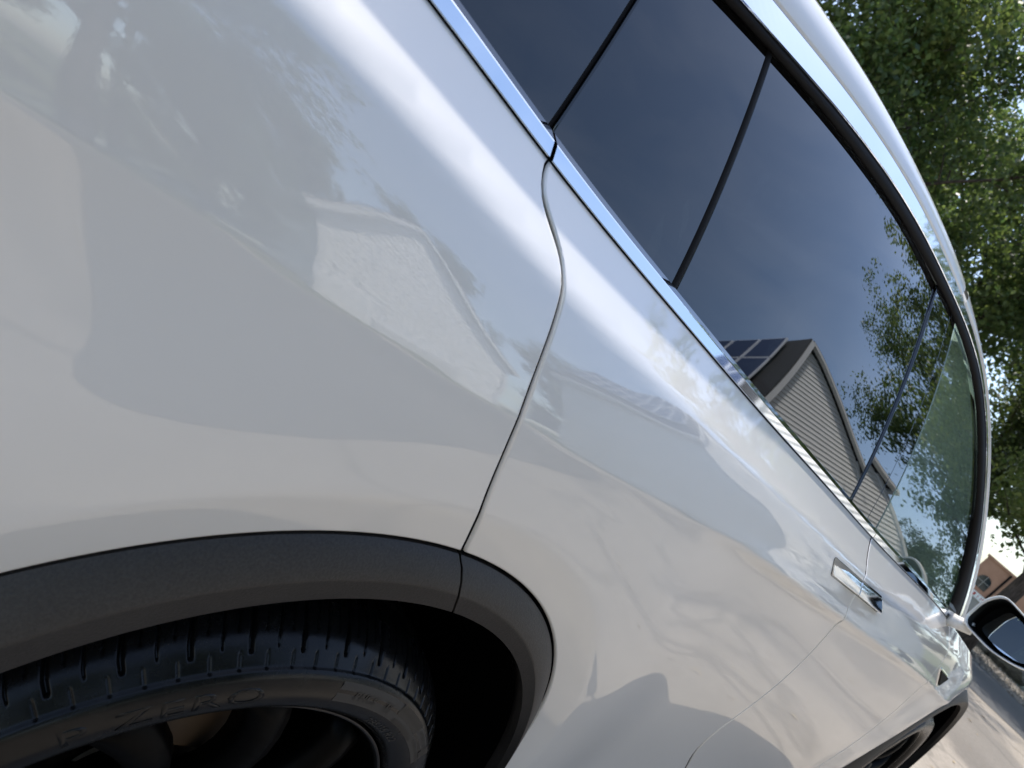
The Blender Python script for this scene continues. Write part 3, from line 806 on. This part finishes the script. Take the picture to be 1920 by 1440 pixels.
# ---------------------------------------------------------------- door mirrors
MO = rounded([(.937, 1.100), (1.040, 1.092), (1.118, 1.112), (1.166, 1.150), (1.158, 1.200), (1.060, 1.226), (.962, 1.238), (.937, 1.190)], .03, 6)
def mirror(side):
    root = bpy.data.objects.new('door_mirror', None); C.objects.link(root); root.parent = car
    cy, cz = MO.mean(0)
    def row(x, s, ds=0.0): return [(x + ds*(p[0]-.94), -(cy + (p[0]-cy)*s)*side, cz + (p[1]-cz)*s) for p in MO]
    n = len(MO)
    def loft(name, rows, material, cap=False, sm=True):
        V = [p for r_ in rows for p in r_]; F = []
        for a in range(len(rows)-1):
            for i in range(n): F.append((a*n+i, a*n+(i+1) % n, (a+1)*n+(i+1) % n, (a+1)*n+i))
        if cap: F.append(tuple(range((len(rows)-1)*n, len(rows)*n)))
        return auto_smooth(link(name, mesh_of(V, F, sm), material, root), 40)
    loft('mirror_shell', [row(2.086, .925, .10), row(2.078, .955, .10), row(2.078, .985, .10), row(2.082, 1.0, .10), row(2.115, 1.01, .10), row(2.16, .96, .12), row(2.205, .82, .14), row(2.232, .58, .16), row(2.243, .25, .18)], 'paint', True)
    loft('mirror_bezel', [row(2.0855, .926, .10), row(2.092, .915, .10), row(2.115, .895, .10), row(2.190, .84, .0)], 'satin_black', True)
    # the glass, turned towards the driver: deep in the shell beside the door, close to the rim outboard
    g = rounded([(.972, 1.118), (1.050, 1.110), (1.106, 1.124), (1.136, 1.154), (1.128, 1.190), (1.060, 1.208), (.990, 1.214)], .02, 5)
    V = [(2.112 + .29*(1.14 - p[0]), -p[0]*side, p[1]) for p in g]
    link('mirror_glass', mesh_of(V, [tuple(range(len(V)))[::-1] if side > 0 else tuple(range(len(V)))]), 'mirror', root)
    mb = MB(); mb.tube([(2.165, -.885*side, 1.072), (2.15, -.925*side, 1.086), (2.145, -.965*side, 1.102)], [.026, .020, .019], 12)
    ob = mb.build('mirror_arm', 'paint', root, True)
    bx = MB().box((2.125, -.905, belt_z(2.16)-.012), (2.225, -.872, belt_z(2.16)+.014)) if side > 0 else MB().box((2.125, .872, belt_z(2.16)-.012), (2.225, .905, belt_z(2.16)+.014))
    bevel(bx.build('mirror_foot', 'gloss_black', root), .006)
for side in (1, -1): mirror(side)
# flip the mirror glass to face backwards is settled by a two-sided metal

# ---------------------------------------------------------------- cabin
cab = MB().box((2.02, -.80, .80), (2.30, .80, 1.045)); bevel(cab.build('dashboard', 'interior', car), .05, 4)
def seat(x, y, w=.50):
    root = bpy.data.objects.new('seat', None); C.objects.link(root); root.parent = car; root.location = (x, y, 0)
    bevel(MB().box((-.06, -w/2, .42), (.48, w/2, .62)).build('cushion', 'seat', root), .06, 4)
    o = bevel(MB().box((-.07, -w/2+.01, 0), (.07, w/2-.01, .66), Matrix.Rotation(-.28, 3, 'Y'), (0, 0, .58)).build('backrest', 'seat', root), .06, 4)
    bevel(MB().box((-.05, -.14, .66), (.05, .14, .84), Matrix.Rotation(-.28, 3, 'Y'), (-.01, 0, .58)).build('headrest', 'seat', root), .04, 4)
for x, y in ((1.12, -.40), (1.12, .40), (.12, -.38), (.12, 0), (.12, .38)): seat(x, y, .50 if x > 1 else .36)
vs, fs = lathe([(0, .17), (.012, .182), (0, .194), (-.012, .182)], 40, closed=True)
rot = Matrix.Rotation(R(-68), 3, 'Z') @ Matrix.Rotation(0, 3, 'X')
wv = [Vector((y*.94 - .34*z*1.0, x, z*.94 + .34*y)) + Vector((1.80, .40, 1.0)) for x, y, z in vs]
link('steering_wheel', mesh_of(wv, fs, True), 'interior', car)
MB().box((.60, -.82, .40), (2.3, .82, .43)).box((-1.0, -.58, .40), (.60, .58, .43)).build('cabin_floor', 'interior', car)
for side in (1, -1):
    x = np.linspace(-.7, 2.1, 40)
    strip('door_card', [np.c_[x, S(x, belt_z(x)-.01)-.06, belt_z(x)-.004], np.c_[x, S(x, belt_z(x)-.01)-.09, belt_z(x)-.02], np.c_[x, np.where(x > .62, .83, .80), np.where(x > .62, .45, .92)]], 'interior', car, -side)
    strip('belt_shelf', [np.c_[x, S(x, belt_z(x)-.01)-.02, belt_z(x)-.006], np.c_[x, S(x, belt_z(x)-.01)-.075, belt_z(x)-.006]], 'interior', car, side)

# ---------------------------------------------------------------- ground, driveway, street, verge
def ground_z(x):
    t = min(1.0, max(0.0, (x - 34.0)/34.0)); return -2.7*t*t*(3-2*t)
m = M['lawn'] = mat('lawn', (.06, .08, .025), .9)
c, n = noise_color(m, (.045, .065, .018), (.10, .11, .045), 1.4, 8); L(m, c, P(m).inputs['Base Color']); bump(m, n.outputs['Fac'], .6, .05)
m = M['concrete'] = mat('driveway_concrete', (.36, .31, .27), .85)
v = coords(m)
c1, n1 = noise_color(m, (.245, .212, .172), (.345, .305, .252), .55, 10, .3, .72, v)
c2, n2 = noise_color(m, (.72, .70, .68), (1.05, 1.04, 1.03), 26, 6, .25, .7, v)
mx = N(m, "ShaderNodeMix", data_type='RGBA', blend_type='MULTIPLY'); mx.inputs['Factor'].default_value = 1.0
L(m, c1, mx.inputs['A']); L(m, c2, mx.inputs['B'])
# dark wandering cracks and tar lines
vd = N(m, "ShaderNodeTexNoise", Scale=.8, Detail=4.0); L(m, v, vd.inputs['Vector'])
va = N(m, "ShaderNodeVectorMath", operation='MULTIPLY_ADD'); va.inputs[1].default_value = (.9, .9, .9); L(m, vd.outputs['Color'], va.inputs[0]); L(m, v, va.inputs[2])
vo = N(m, "ShaderNodeTexVoronoi", Scale=.42); vo.feature = 'DISTANCE_TO_EDGE'; L(m, va.outputs[0], vo.inputs['Vector'])
rr = N(m, "ShaderNodeValToRGB"); rr.color_ramp.elements[0].position = .004; rr.color_ramp.elements[1].position = .018
rr.color_ramp.elements[0].color = (.22, .21, .20, 1); rr.color_ramp.elements[1].color = (1, 1, 1, 1); L(m, vo.outputs['Distance'], rr.inputs['Fac'])
mx2 = N(m, "ShaderNodeMix", data_type='RGBA', blend_type='MULTIPLY'); mx2.inputs['Factor'].default_value = .35
L(m, mx.outputs['Result'], mx2.inputs['A']); L(m, rr.outputs['Color'], mx2.inputs['B'])
# wet runs from washing: darker, glossier, also standing in for shade the paint mirrors
nw = N(m, "ShaderNodeTexNoise", Scale=.42, Detail=3.0, Distortion=.6); L(m, coords(m, (.7, 1.25, 1)), nw.inputs['Vector'])
rw = N(m, "ShaderNodeValToRGB"); rw.color_ramp.elements[0].position = .53; rw.color_ramp.elements[1].position = .60; rw.color_ramp.elements[1].color = (.55, .55, .55, 1); L(m, nw.outputs['Fac'], rw.inputs['Fac'])
mx3 = N(m, "ShaderNodeMix", data_type='RGBA', blend_type='MULTIPLY'); mx3.inputs['B'].default_value = (.42, .41, .42, 1)
L(m, rw.outputs['Color'], mx3.inputs['Factor']); L(m, mx2.outputs['Result'], mx3.inputs['A']); L(m, mx3.outputs['Result'], P(m).inputs['Base Color'])
rg_ = N(m, "ShaderNodeMapRange"); rg_.inputs['To Min'].default_value = .85; rg_.inputs['To Max'].default_value = .35; L(m, rw.outputs['Color'], rg_.inputs['Value']); L(m, rg_.outputs['Result'], P(m).inputs['Roughness'])
bump(m, n2.outputs['Fac'], .5, .004)
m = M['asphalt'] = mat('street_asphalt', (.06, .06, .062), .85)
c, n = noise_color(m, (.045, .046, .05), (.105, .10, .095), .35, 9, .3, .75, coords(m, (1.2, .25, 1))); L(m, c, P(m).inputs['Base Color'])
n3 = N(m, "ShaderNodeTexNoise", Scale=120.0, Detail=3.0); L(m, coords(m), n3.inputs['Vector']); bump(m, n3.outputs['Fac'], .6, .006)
m = M['gravel_bed'] = mat('gravel_bed', (.22, .19, .155), .95)
c, n = noise_color(m, (.10, .085, .07), (.33, .29, .24), 18, 5, .35, .65); L(m, c, P(m).inputs['Base Color']); bump(m, n.outputs['Fac'], .9, .04)
m = M['stone'] = mat('field_stone', (.2, .18, .16), .9)
c, n = noise_color(m, (.09, .08, .07), (.27, .24, .20), 5, 7); L(m, c, P(m).inputs['Base Color']); bump(m, n.outputs['Fac'], .8, .04)
V = []; F = []
gx = [-300, -60, 0, 20, 34] + [34 + 34*k/10 for k in range(1, 11)] + [110, 180, 400]
for x in gx:
    for y in (-300, -60, 0, 60, 300): V.append((x, y, ground_z(x) - .012))
for i in range(len(gx)-1):
    for j in range(4): F.append((i*5+j, (i+1)*5+j, (i+1)*5+j+1, i*5+j+1))
tag(link('ground', mesh_of(V, F), 'lawn'), 'grassy ground running off to the horizon', None, kind='structure')
def sheet(name, pts, z, material, label):
    o = link(name, mesh_of([(x, y, z) for x, y in pts], [tuple(range(len(pts)))]), material); return tag(o, label, None, kind='structure')
sheet('driveway', [(-30, -9.5), (12.0, -9.5), (14.9, -3.2), (14.6, -.5), (13.9, 1.2), (12.5, 6.5), (-30, 6.5)], -.004, 'concrete', 'tan cracked concrete driveway under the car')
sheet('street', [(14.9, -3.2), (20.8, -3.0), (21.0, 0), (20.2, 3), (12.0, 60), (5.5, 60), (12.5, 6.5), (13.9, 1.2), (14.6, -.5)], 0.0, 'asphalt', 'dark patched asphalt street crossing beyond the car')
sheet('verge', [(20.8, -3.0), (26.9, -4.0), (26.5, .5), (25.0, 3.5), (17, 60), (12.0, 60), (20.2, 3), (21.0, 0)], .004, 'gravel_bed', 'strip of gravel verge along the street')
rng = random.Random(5)
sheet('ground_shade_patch', [tuple(p) for p in fair([(1.3, -3.00), (.75, -2.86), (.32, -2.95), (.16, -3.25), (.20, -3.7), (.26, -4.3), (.20, -5.2), (.10, -6.6), (.3, -8.3), (.9, -8.7), (3.5, -8.6), (6.6, -8.7), (7.2, -8.2), (6.9, -6.4), (6.2, -5.0), (4.6, -4.2), (2.6, -3.6), (1.3, -3.00)], .08, 0)[:-1]], 0.0, 'asphalt', 'dark sheet added to stand for ground shade mirrored in the paint')  # dark sheet added so the paint mirrors it as shade on the ground
def stone_mesh(r, seed, sub=2, flat=.6):
    g = random.Random(seed); bm = bmesh.new(); bmesh.ops.create_icosphere(bm, subdivisions=sub, radius=r)
    k = [Vector((g.uniform(-1, 1), g.uniform(-1, 1), g.uniform(-1, 1))).normalized() for _ in range(7)]
    for v_ in bm.verts:
        d = v_.co.normalized(); s_ = 1.0
        for q in k: s_ -= .22*max(0, d.dot(q)-.35)
        v_.co = v_.co*s_*g.uniform(.95, 1.05); v_.co.z *= flat
    me = bpy.data.meshes.new('stone'); bm.to_mesh(me); bm.free(); me.materials.append(M['stone']); return me
gv, gf = [], []
for i in range(1500):
    x = rng.uniform(20.6, 26.5); y = rng.uniform(-3.0, 4.5); s_ = rng.uniform(.02, .06)
    if x < 20.3 + .0*y: continue
    k = len(gv); a = rng.uniform(0, 6.3)
    pts = [(math.cos(a+q*1.57)*s_*rng.uniform(.7, 1.2), math.sin(a+q*1.57)*s_*rng.uniform(.7, 1.2), 0) for q in range(4)] + [(0, 0, s_*.9)]
    gv += [(x+p[0], y+p[1], p[2]+.004) for p in pts]; gf += [(k, k+1, k+4), (k+1, k+2, k+4), (k+2, k+3, k+4), (k+3, k, k+4)]
tag(link('gravel', mesh_of(gv, gf), 'stone'), 'loose gravel scattered along the street verge', 'gravel', kind='stuff')
bould = [stone_mesh(1.0, q) for q in (3, 8, 14)]
for i, (x, y, s_) in enumerate([(27.0, 2.9, .55), (27.6, 1.7, .75), (28.0, .2, .62), (26.6, 4.3, .50), (28.6, -1.2, .7), (29.5, 3.6, .8)]):
    o = link('boulder', bould[i % 3]); o.location = (x, y, .18*s_); o.scale = (s_, s_*1.25, s_); o.rotation_euler = (0, 0, i*1.3)
    tag(o, 'weathered grey boulder beyond the gravel verge across the street', 'boulder', 'boulders along the verge')
# dead leaves on the concrete
gv, gf = [], []
for i in range(160):
    x, y = rng.uniform(-3, 13.5), rng.uniform(-6, .5); a = rng.uniform(0, 6.3); s_ = rng.uniform(.018, .04); k = len(gv); h = rng.uniform(.002, .015)
    ca, sa = math.cos(a)*s_, math.sin(a)*s_
    gv += [(x-ca, y-sa, .001), (x+sa*.4, y-ca*.4, h), (x+ca, y+sa, .002), (x-sa*.4, y+ca*.4, h)]; gf.append((k, k+1, k+2, k+3))
m = M['dry_leaf'] = mat('dry_leaf', (.35, .27, .16), .8)
tag(link('fallen_leaves', mesh_of(gv, gf), 'dry_leaf'), 'dry leaves scattered over the concrete driveway', 'leaves', kind='stuff')

# ---------------------------------------------------------------- trees
m = M['bark'] = mat('bark', (.07, .05, .038), .95)
c, n = noise_color(m, (.035, .026, .02), (.12, .09, .07), 9, 7, vec=coords(m, (3, 3, .6))); L(m, c, P(m).inputs['Base Color']); bump(m, n.outputs['Fac'], .8, .03)
def leaf_mat(name, c1, c2, trans):
    m = bpy.data.materials.new(name); m.use_nodes = True; t = m.node_tree; b = t.nodes["Principled BSDF"]
    b.inputs['Roughness'].default_value = .42; b.inputs['Specular IOR Level'].default_value = .5
    oi = t.nodes.new("ShaderNodeNewGeometry"); ramp = t.nodes.new("ShaderNodeValToRGB")
    ramp.color_ramp.elements[0].color = (*c1, 1); ramp.color_ramp.elements[1].color = (*c2, 1)
    t.links.new(oi.outputs['Random Per Island'], ramp.inputs['Fac']); t.links.new(ramp.outputs['Color'], b.inputs['Base Color'])
    tl = t.nodes.new("ShaderNodeBsdfTranslucent"); hs = t.nodes.new("ShaderNodeHueSaturation"); hs.inputs['Value'].default_value = 1.9; hs.inputs['Saturation'].default_value = 1.1
    t.links.new(ramp.outputs['Color'], hs.inputs['Color']); t.links.new(hs.outputs['Color'], tl.inputs['Color'])
    mx = t.nodes.new("ShaderNodeMixShader"); mx.inputs[0].default_value = trans
    out = [q for q in t.nodes if q.type == 'OUTPUT_MATERIAL'][0]
    t.links.new(b.outputs[0], mx.inputs[1]); t.links.new(tl.outputs[0], mx.inputs[2]); t.links.new(mx.outputs[0], out.inputs['Surface']); return m
M['leaf'] = leaf_mat('leaf', (.070, .110, .032), (.19, .215, .070), .48)
M['leaf_dark'] = leaf_mat('leaf_dark', (.052, .088, .030), (.14, .175, .055), .45)
M['leaf_pine'] = leaf_mat('leaf_olive', (.045, .070, .022), (.10, .125, .038), .35)
def tree_meshes(seed, height, base, radius, n_limb=9, leaf=.085, per=26, lean=(0, 0), flat=1.0, squash=.8):
    g = random.Random(seed); mb = MB(); tips = []
    def vec(a, e): return Vector((math.cos(a)*math.cos(e), math.sin(a)*math.cos(e), math.sin(e)))
    top = Vector((lean[0], lean[1], height*.86)); pts = []; rad = []
    r0 = .019*height
    for k in range(9):
        t = k/8; pts.append(Vector((lean[0]*t*t, lean[1]*t*t, 0)) + Vector((g.uniform(-.12, .12)*t*2, g.uniform(-.12, .12)*t*2, height*.86*t))); rad.append(r0*(1-.86*t) + (.10 if k == 0 else 0))
    mb.tube(pts, rad, 10)
    def at(t):
        f = t*8; i = min(7, int(f)); return pts[i].lerp(pts[i+1], f-i), r0*(1-.86*t)
    cz = base + (height-base)*.52; hz = (height-base)*.56
    for li in range(n_limb):
        t0 = .22 + .66*li/n_limb; p0, rr_ = at(t0)
        a = li*2.4 + g.uniform(-.5, .5); e = R(g.uniform(15, 40) + 30*li/n_limb)
        # reach to the envelope
        d = vec(a, e); L_ = radius*g.uniform(.72, 1.05)*(1 - .25*abs(2*t0-1))
        q = [p0]; rl = [rr_*.62]
        for k in range(1, 7):
            d = (d + Vector((g.uniform(-.16, .16), g.uniform(-.16, .16), g.uniform(-.05, .16)))).normalized(); q.append(q[-1] + d*L_/6); rl.append(rr_*.62*(1-k/6.6))
        mb.tube(q, rl, 7)
        for k in range(2, 7):
            for s_ in range(3):
                b0 = q[k].lerp(q[k-1], g.random()); aa = g.uniform(0, 6.3); dd = (vec(aa, R(g.uniform(-15, 50))) + d*.6).normalized()
                l2 = radius*g.uniform(.22, .45); qq = [b0]; r2 = max(.008, rl[k]*.6)
                for z in range(1, 5):
                    dd = (dd + Vector((g.uniform(-.25, .25), g.uniform(-.25, .25), g.uniform(-.12, .18)))).normalized(); qq.append(qq[-1] + dd*l2/4)
                mb.tube(qq, [r2, r2*.8, r2*.6, r2*.4, r2*.2], 5, cap=False)
                for z in range(1, 5):
                    for w_ in range(2):
                        tips.append(qq[z] + Vector((g.gauss(0, .16), g.gauss(0, .16), g.gauss(0, .13)))*radius*.16)
                    tw = qq[z] + Vector((g.uniform(-1, 1), g.uniform(-1, 1), g.uniform(-.5, .9)))*radius*.13
                    mb.tube([qq[z], qq[z].lerp(tw, .5) + Vector((0, 0, .03)), tw], [r2*.35, r2*.25, .003], 4, cap=False); tips.append(tw)
    trunk = mesh_of(mb.v, mb.f, True)
    rs = np.random.RandomState(seed); tp = np.array([tuple(p) for p in tips]); nT = len(tp)
    cen = np.repeat(tp, per, 0) + rs.normal(0, 1, (nT*per, 3))*[.20, .20, .15]*np.repeat(rs.uniform(.6, 1.4, (nT, 1)), per, 0)
    cen = cen[cen[:, 2] > base*.8]; n = len(cen)
    ax = rs.normal(0, 1, (n, 3)); ax[:, 2] -= .3; ax /= np.linalg.norm(ax, axis=1)[:, None]
    up = rs.normal(0, 1, (n, 3)); up[:, 2] += .8; b_ = np.cross(ax, up); b_ /= np.linalg.norm(b_, axis=1)[:, None]
    l_ = (leaf*rs.uniform(.65, 1.3, n))[:, None]; w_ = l_*.30
    V = np.stack([cen - ax*l_*.5, cen + b_*w_, cen + ax*l_*.5, cen - b_*w_], 1).reshape(-1, 3)
    me = bpy.data.meshes.new('crown'); me.vertices.add(n*4); me.vertices.foreach_set('co', V.astype(np.float32).ravel())
    me.loops.add(n*4); me.loops.foreach_set('vertex_index', np.arange(n*4, dtype=np.int32))
    me.polygons.add(n); me.polygons.foreach_set('loop_start', np.arange(0, n*4, 4, dtype=np.int32)); me.update(calc_edges=True)
    return trunk, me, n
def tree(name, label, loc, meshes, leafm, scale=1.0, rz=0.0, group=None):
    o = thing(name, label, 'tree', loc, rz, group); o.scale = (scale,)*3
    a = bpy.data.objects.new('trunk', meshes[0]); b = bpy.data.objects.new('crown', meshes[1])
    for q, mm in ((a, 'bark'), (b, leafm)):
        C.objects.link(q); q.parent = o
        if not q.data.materials: q.data.materials.append(M[mm])
    return o
tA = tree_meshes(11, 11.0, 2.6, 5.2, 10, leaf=.15, per=24, lean=(-.5, .6))
tB = tree_meshes(23, 12.0, 1.6, 5.4, 11, leaf=.15, per=24)
tC = tree_meshes(37, 10.0, 1.2, 4.6, 10, leaf=.15, per=25)
tree('shade_tree', 'leafy tree with a leaning dark trunk beside the tan building', (20.6, 1.92, 0), tA, 'leaf', 1.0, .4)
tree('shade_tree', 'tall full green tree standing above the windscreen pillar', (21.5, 8.2, 0), tB, 'leaf_dark', 1.05, 1.0)
tree('shade_tree', 'broad dark green tree behind the roof rail', (15.5, 9.6, 0), tB, 'leaf_dark', .95, 2.9)
tree('shade_tree', 'leafy tree at the upper corner behind the roof', (12.0, 12.0, 0), tA, 'leaf', 1.05, 3.6)
tree('shade_tree', 'pale green tree farthest back behind the others', (27.0, 16.5, 0), tC, 'leaf_pine', 1.35, .3)
tree('shade_tree', 'bushy tree on the far side of the street seen through the side glass', (30.5, 6.5, -.1), tC, 'leaf_pine', 1.2, 2.0)
# trees on the near side, seen in the paint and the glass
tree('shade_tree', 'dense dark tree mirrored in the rear quarter panel', (1.2, -11.5, 0), tB, 'leaf_dark', 1.0, 4.1)
tree('shade_tree', 'tree mirrored in the front edge of the rear door glass', (25.0, -.7, 0), tB, 'leaf_dark', .95, 5.2)
tree('shade_tree', 'small tree before the gabled house mirrored in the door', (22.5, -5.0, 0), tC, 'leaf_pine', .5, 1.2)
tree('shrub', 'round leafy shrub, added to darken the reflection in the quarter panel', (2.6, -11.4, -.1), tC, 'leaf_pine', .38, 2.5)  # both shrubs are unseen, added to darken what the quarter panel mirrors
tree('shrub', 'second round leafy shrub, added to darken the reflection in the quarter panel', (-1.2, -10.2, -.1), tC, 'leaf_pine', .40, 4.0)
tree('shade_tree', 'dark tree mirrored at the rear edge of the quarter panel', (-9.0, -15.0, 0), tA, 'leaf', 1.1, 2.2)
tree('shade_tree', 'tree behind the gabled houses mirrored in the doors', (4.5, -27.0, 0), tB, 'leaf_dark', 1.1, .9)

for x_, y_, s_, a_ in ((-15, -29, 1.1, .3), (-4, -33, 1.25, 1.4), (13, -33, 1.15, 2.2), (22, -30, 1.3, 3.3), (33, -27, 1.2, 4.6)):
    tree('shade_tree', 'distant tree in the row behind the gabled houses', (x_, y_, 0), tC, 'leaf_pine', s_, a_, 'trees in a row behind the houses')
# ---------------------------------------------------------------- houses across the drive, mirrored in the paint and glass
m = M['siding'] = mat('white_siding', (.72, .70, .67), .55)
c, n = noise_color(m, (.88, .86, .82), (.93, .91, .87), 2.0, 5); L(m, c, P(m).inputs['Base Color'])
m = M['siding_grey'] = mat('grey_blue_siding', (.42, .45, .50), .6)
m = M['trim'] = mat('white_trim', (.78, .77, .75), .5)
m = M['shingle'] = mat('dark_shingle', (.035, .035, .036), .9)
c, n = noise_color(m, (.022, .023, .024), (.06, .058, .056), 14, 6, vec=coords(m, (1, 1, 3))); L(m, c, P(m).inputs['Base Color']); bump(m, n.outputs['Fac'], .6, .03)
m = M['solar'] = mat('solar_cell', (.008, .014, .05), .25)
m = M['solar_frame'] = mat('solar_frame', (.75, .76, .78), .4)
m = M['pane'] = mat('house_pane', (.02, .025, .03), .05, spec=.8)
m = M['garage'] = mat('garage_door', (.70, .69, .67), .6)
def house(label, loc, rz, w, L_, E, A, solar_side=-1, board=.15, wall='siding', porch=False, solar=(2, 6)):
    h = thing('house', label, 'house', loc, rz)
    # body walls, a little behind the boards
    mb = MB(); prof = [(-w, 0), (w, 0), (w, E), (0, A), (-w, E)]
    mb.add([(x, -.03, z) for x, z in prof] + [(x, -L_, z) for x, z in prof], [tuple(range(5))[::-1], tuple(range(5, 10))] + [(i, (i+1) % 5, 5+(i+1) % 5, 5+i) for i in range(5) if i not in (2, 3)])
    mb.build('wall', wall, h)
    # boards across the gable
    z = .3
    while z < A - .25:
        hw = w if z < E else w*(A-z)/(A-E)
        hw2 = w if z+board < E else w*(A-z-board)/(A-E)
        q = MB(); q.add([(-hw+.1, -.02, z), (hw-.1, -.02, z), (hw2-.1, -.02, z+board), (-hw2+.1, -.02, z+board), (-hw+.1, .030, z), (hw-.1, .030, z), (hw2-.1, .006, z+board), (-hw2+.1, .006, z+board)],
              [(4, 7, 6, 5), (0, 4, 5, 1), (0, 3, 7, 4), (1, 5, 6, 2), (3, 2, 6, 7)])
        q.build('siding_board', 'siding', h); z += board
    for s_ in (-1, 1):
        MB().box((s_*w-.09, -.02, 0), (s_*w+.09, .06, E)).build('corner_board', 'trim', h)
        # roof slope with overhang, and the raking trim
        dx, dz = w, A-E; l_ = math.hypot(dx, dz); ux, uz = dx/l_, dz/l_; ov = .45
        def RP(u, y, t): # u from ridge down, t thickness up
            return (s_*(u*ux + t*uz), y, A - u*uz + t*ux)
        q = MB(); P8 = [RP(u, y, t) for u in (0, l_+ov) for y in (.26, -L_-.3) for t in (.03, .12)]
        q.add(P8, [(0, 1, 3, 2), (4, 6, 7, 5), (0, 4, 5, 1), (2, 3, 7, 6), (0, 2, 6, 4), (1, 5, 7, 3)])
        rf = q.build('roof', 'shingle', h)
        q = MB(); P8 = [RP(u, y, t) for u in (0, l_+ov+.02) for y in (.27, .12) for t in (-.06, .08)]
        q.add(P8, [(0, 1, 3, 2), (4, 6, 7, 5), (0, 4, 5, 1), (2, 3, 7, 6), (0, 2, 6, 4), (1, 5, 7, 3)])
        q.build('rake_board', 'trim', h)
        q = MB(); P8 = [RP(u, y, t) for u in (l_+ov-.02, l_+ov+.06) for y in (.26, -L_-.3) for t in (-.10, .13)]
        q.add(P8, [(0, 1, 3, 2), (4, 6, 7, 5), (0, 4, 5, 1), (2, 3, 7, 6), (0, 2, 6, 4), (1, 5, 7, 3)])
        q.build('gutter', 'trim', h)
        if solar and s_ == solar_side:
            for r_ in range(solar[0]):
                for k in range(solar[1]):
                    u0 = .25 + r_*1.72; y0 = -.45 - k*1.06
                    if u0 + 1.66 > l_: continue
                    q = MB(); P8 = [RP(u, y, t) for u in (u0, u0+1.66) for y in (y0, y0-1.0) for t in (.24, .28)]
                    q.add(P8, [(0, 1, 3, 2), (4, 6, 7, 5), (0, 4, 5, 1), (2, 3, 7, 6), (0, 2, 6, 4), (1, 5, 7, 3)])
                    fr = q.build('solar_panel', 'solar_frame', rf)
                    q = MB(); P8 = [RP(u, y, t) for u in (u0+.045, u0+1.615) for y in (y0-.045, y0-.955) for t in (.27, .285)]
                    q.add(P8, [(0, 1, 3, 2), (4, 6, 7, 5), (0, 4, 5, 1), (2, 3, 7, 6), (0, 2, 6, 4), (1, 5, 7, 3)])
                    q.build('solar_cells', 'solar', rf)
    def window(x, z, ww, hh):
        f = MB().box((x-ww/2-.09, .0, z-.09), (x+ww/2+.09, .07, z+hh+.09)).build('window_frame', 'trim', h)
        MB().box((x-ww/2, .02, z), (x-.03, .078, z+hh)).build('pane', 'pane', f); MB().box((x+.03, .02, z), (x+ww/2, .078, z+hh)).build('pane', 'pane', f)
    if porch:
        f = MB().box((-1.5, 0, 0), (1.5, .075, 2.25)).build('garage_door', 'garage', h)
        for k in range(4): MB().box((-1.44, .05, .04+k*.55), (1.44, .10, .56+k*.55)).build('door_panel', 'garage', f)
    else:
        window(0, 1.0, 1.3, 1.3)
    return h
house('white gabled house with dark solar panels on its roof', (17.3, -5.0, 0), R(15), 3.0, 9.0, 5.95, 8.65, -1, porch=False, solar=(2, 8))
house('lower white gabled house with a garage door', (9.4, -14.4, 0), R(12), 3.2, 9.0, 3.9, 6.6, -1, porch=True, solar=None)

# ---------------------------------------------------------------- tan building far down the road
m = M['stucco'] = mat('tan_stucco', (.40, .23, .14), .9)
c, n = noise_color(m, (.36, .18, .11), (.44, .23, .145), .6, 5); L(m, c, P(m).inputs['Base Color'])
m = M['greywall'] = mat('grey_block', (.30, .27, .24), .9)
m = M['signboard'] = mat('sign_white', (.75, .72, .68), .6)
m = M['signred'] = mat('sign_red', (.45, .06, .04), .6)
bz = ground_z(127.0)
b = thing('building', 'tan stucco building with arched window and shop sign down the road', 'building', (127.0, 20.0, bz), R(6))
H = 5.75 - bz
yy = 2.0
MB().box((0, -16, 2.3), (12, 3.9, H)).build('upper_wall', 'stucco', b)
MB().box((-.25, -16.2, 0), (12.2, 4.1, 2.9)).build('ground_floor', 'greywall', b)
MB().box((-.15, -16.2, H), (12.2, 4.1, H+.35)).build('parapet', 'stucco', b)
MB().box((-.18, .15, 2.9), (-.02, .42, H)).build('downpipe', 'dark', b)
arcp = [(yy + .95*math.cos(a), 5.35 + .95*math.sin(a)) for a in np.linspace(0, math.pi, 16)] + [(yy - .95, 4.3), (yy + .95, 4.3)]
q = MB(); q.add([(-.05, y, z) for y, z in arcp], [tuple(range(len(arcp)))[::-1]])
f = q.build('arched_window', 'pane', b)
MB().box((-.10, yy-.04, 4.3), (-.04, yy+.04, 6.3)).box((-.10, yy-.95, 5.30), (-.04, yy+.95, 5.38)).build('glazing_bar', 'greywall', f)
sg = MB().box((-.40, -1.2, 2.95), (-.25, 3.6, 3.75)).build('shop_sign', 'signboard', b)
rg = random.Random(2); q = MB()
for k in range(9):
    y0 = 3.2 - k*.46
    q.box((-.42, y0-.30, 3.12), (-.405, y0-.22, 3.58)); q.box((-.42, y0-.30, 3.12 + rg.choice((0, .19, .38))), (-.405, y0, 3.20 + rg.choice((0, .19, .38))+.0)) if rg.random() < .8 else None
    if rg.random() < .6: q.box((-.42, y0-.08, 3.12), (-.405, y0, 3.58))
q.build('sign_marks', 'signred', sg)
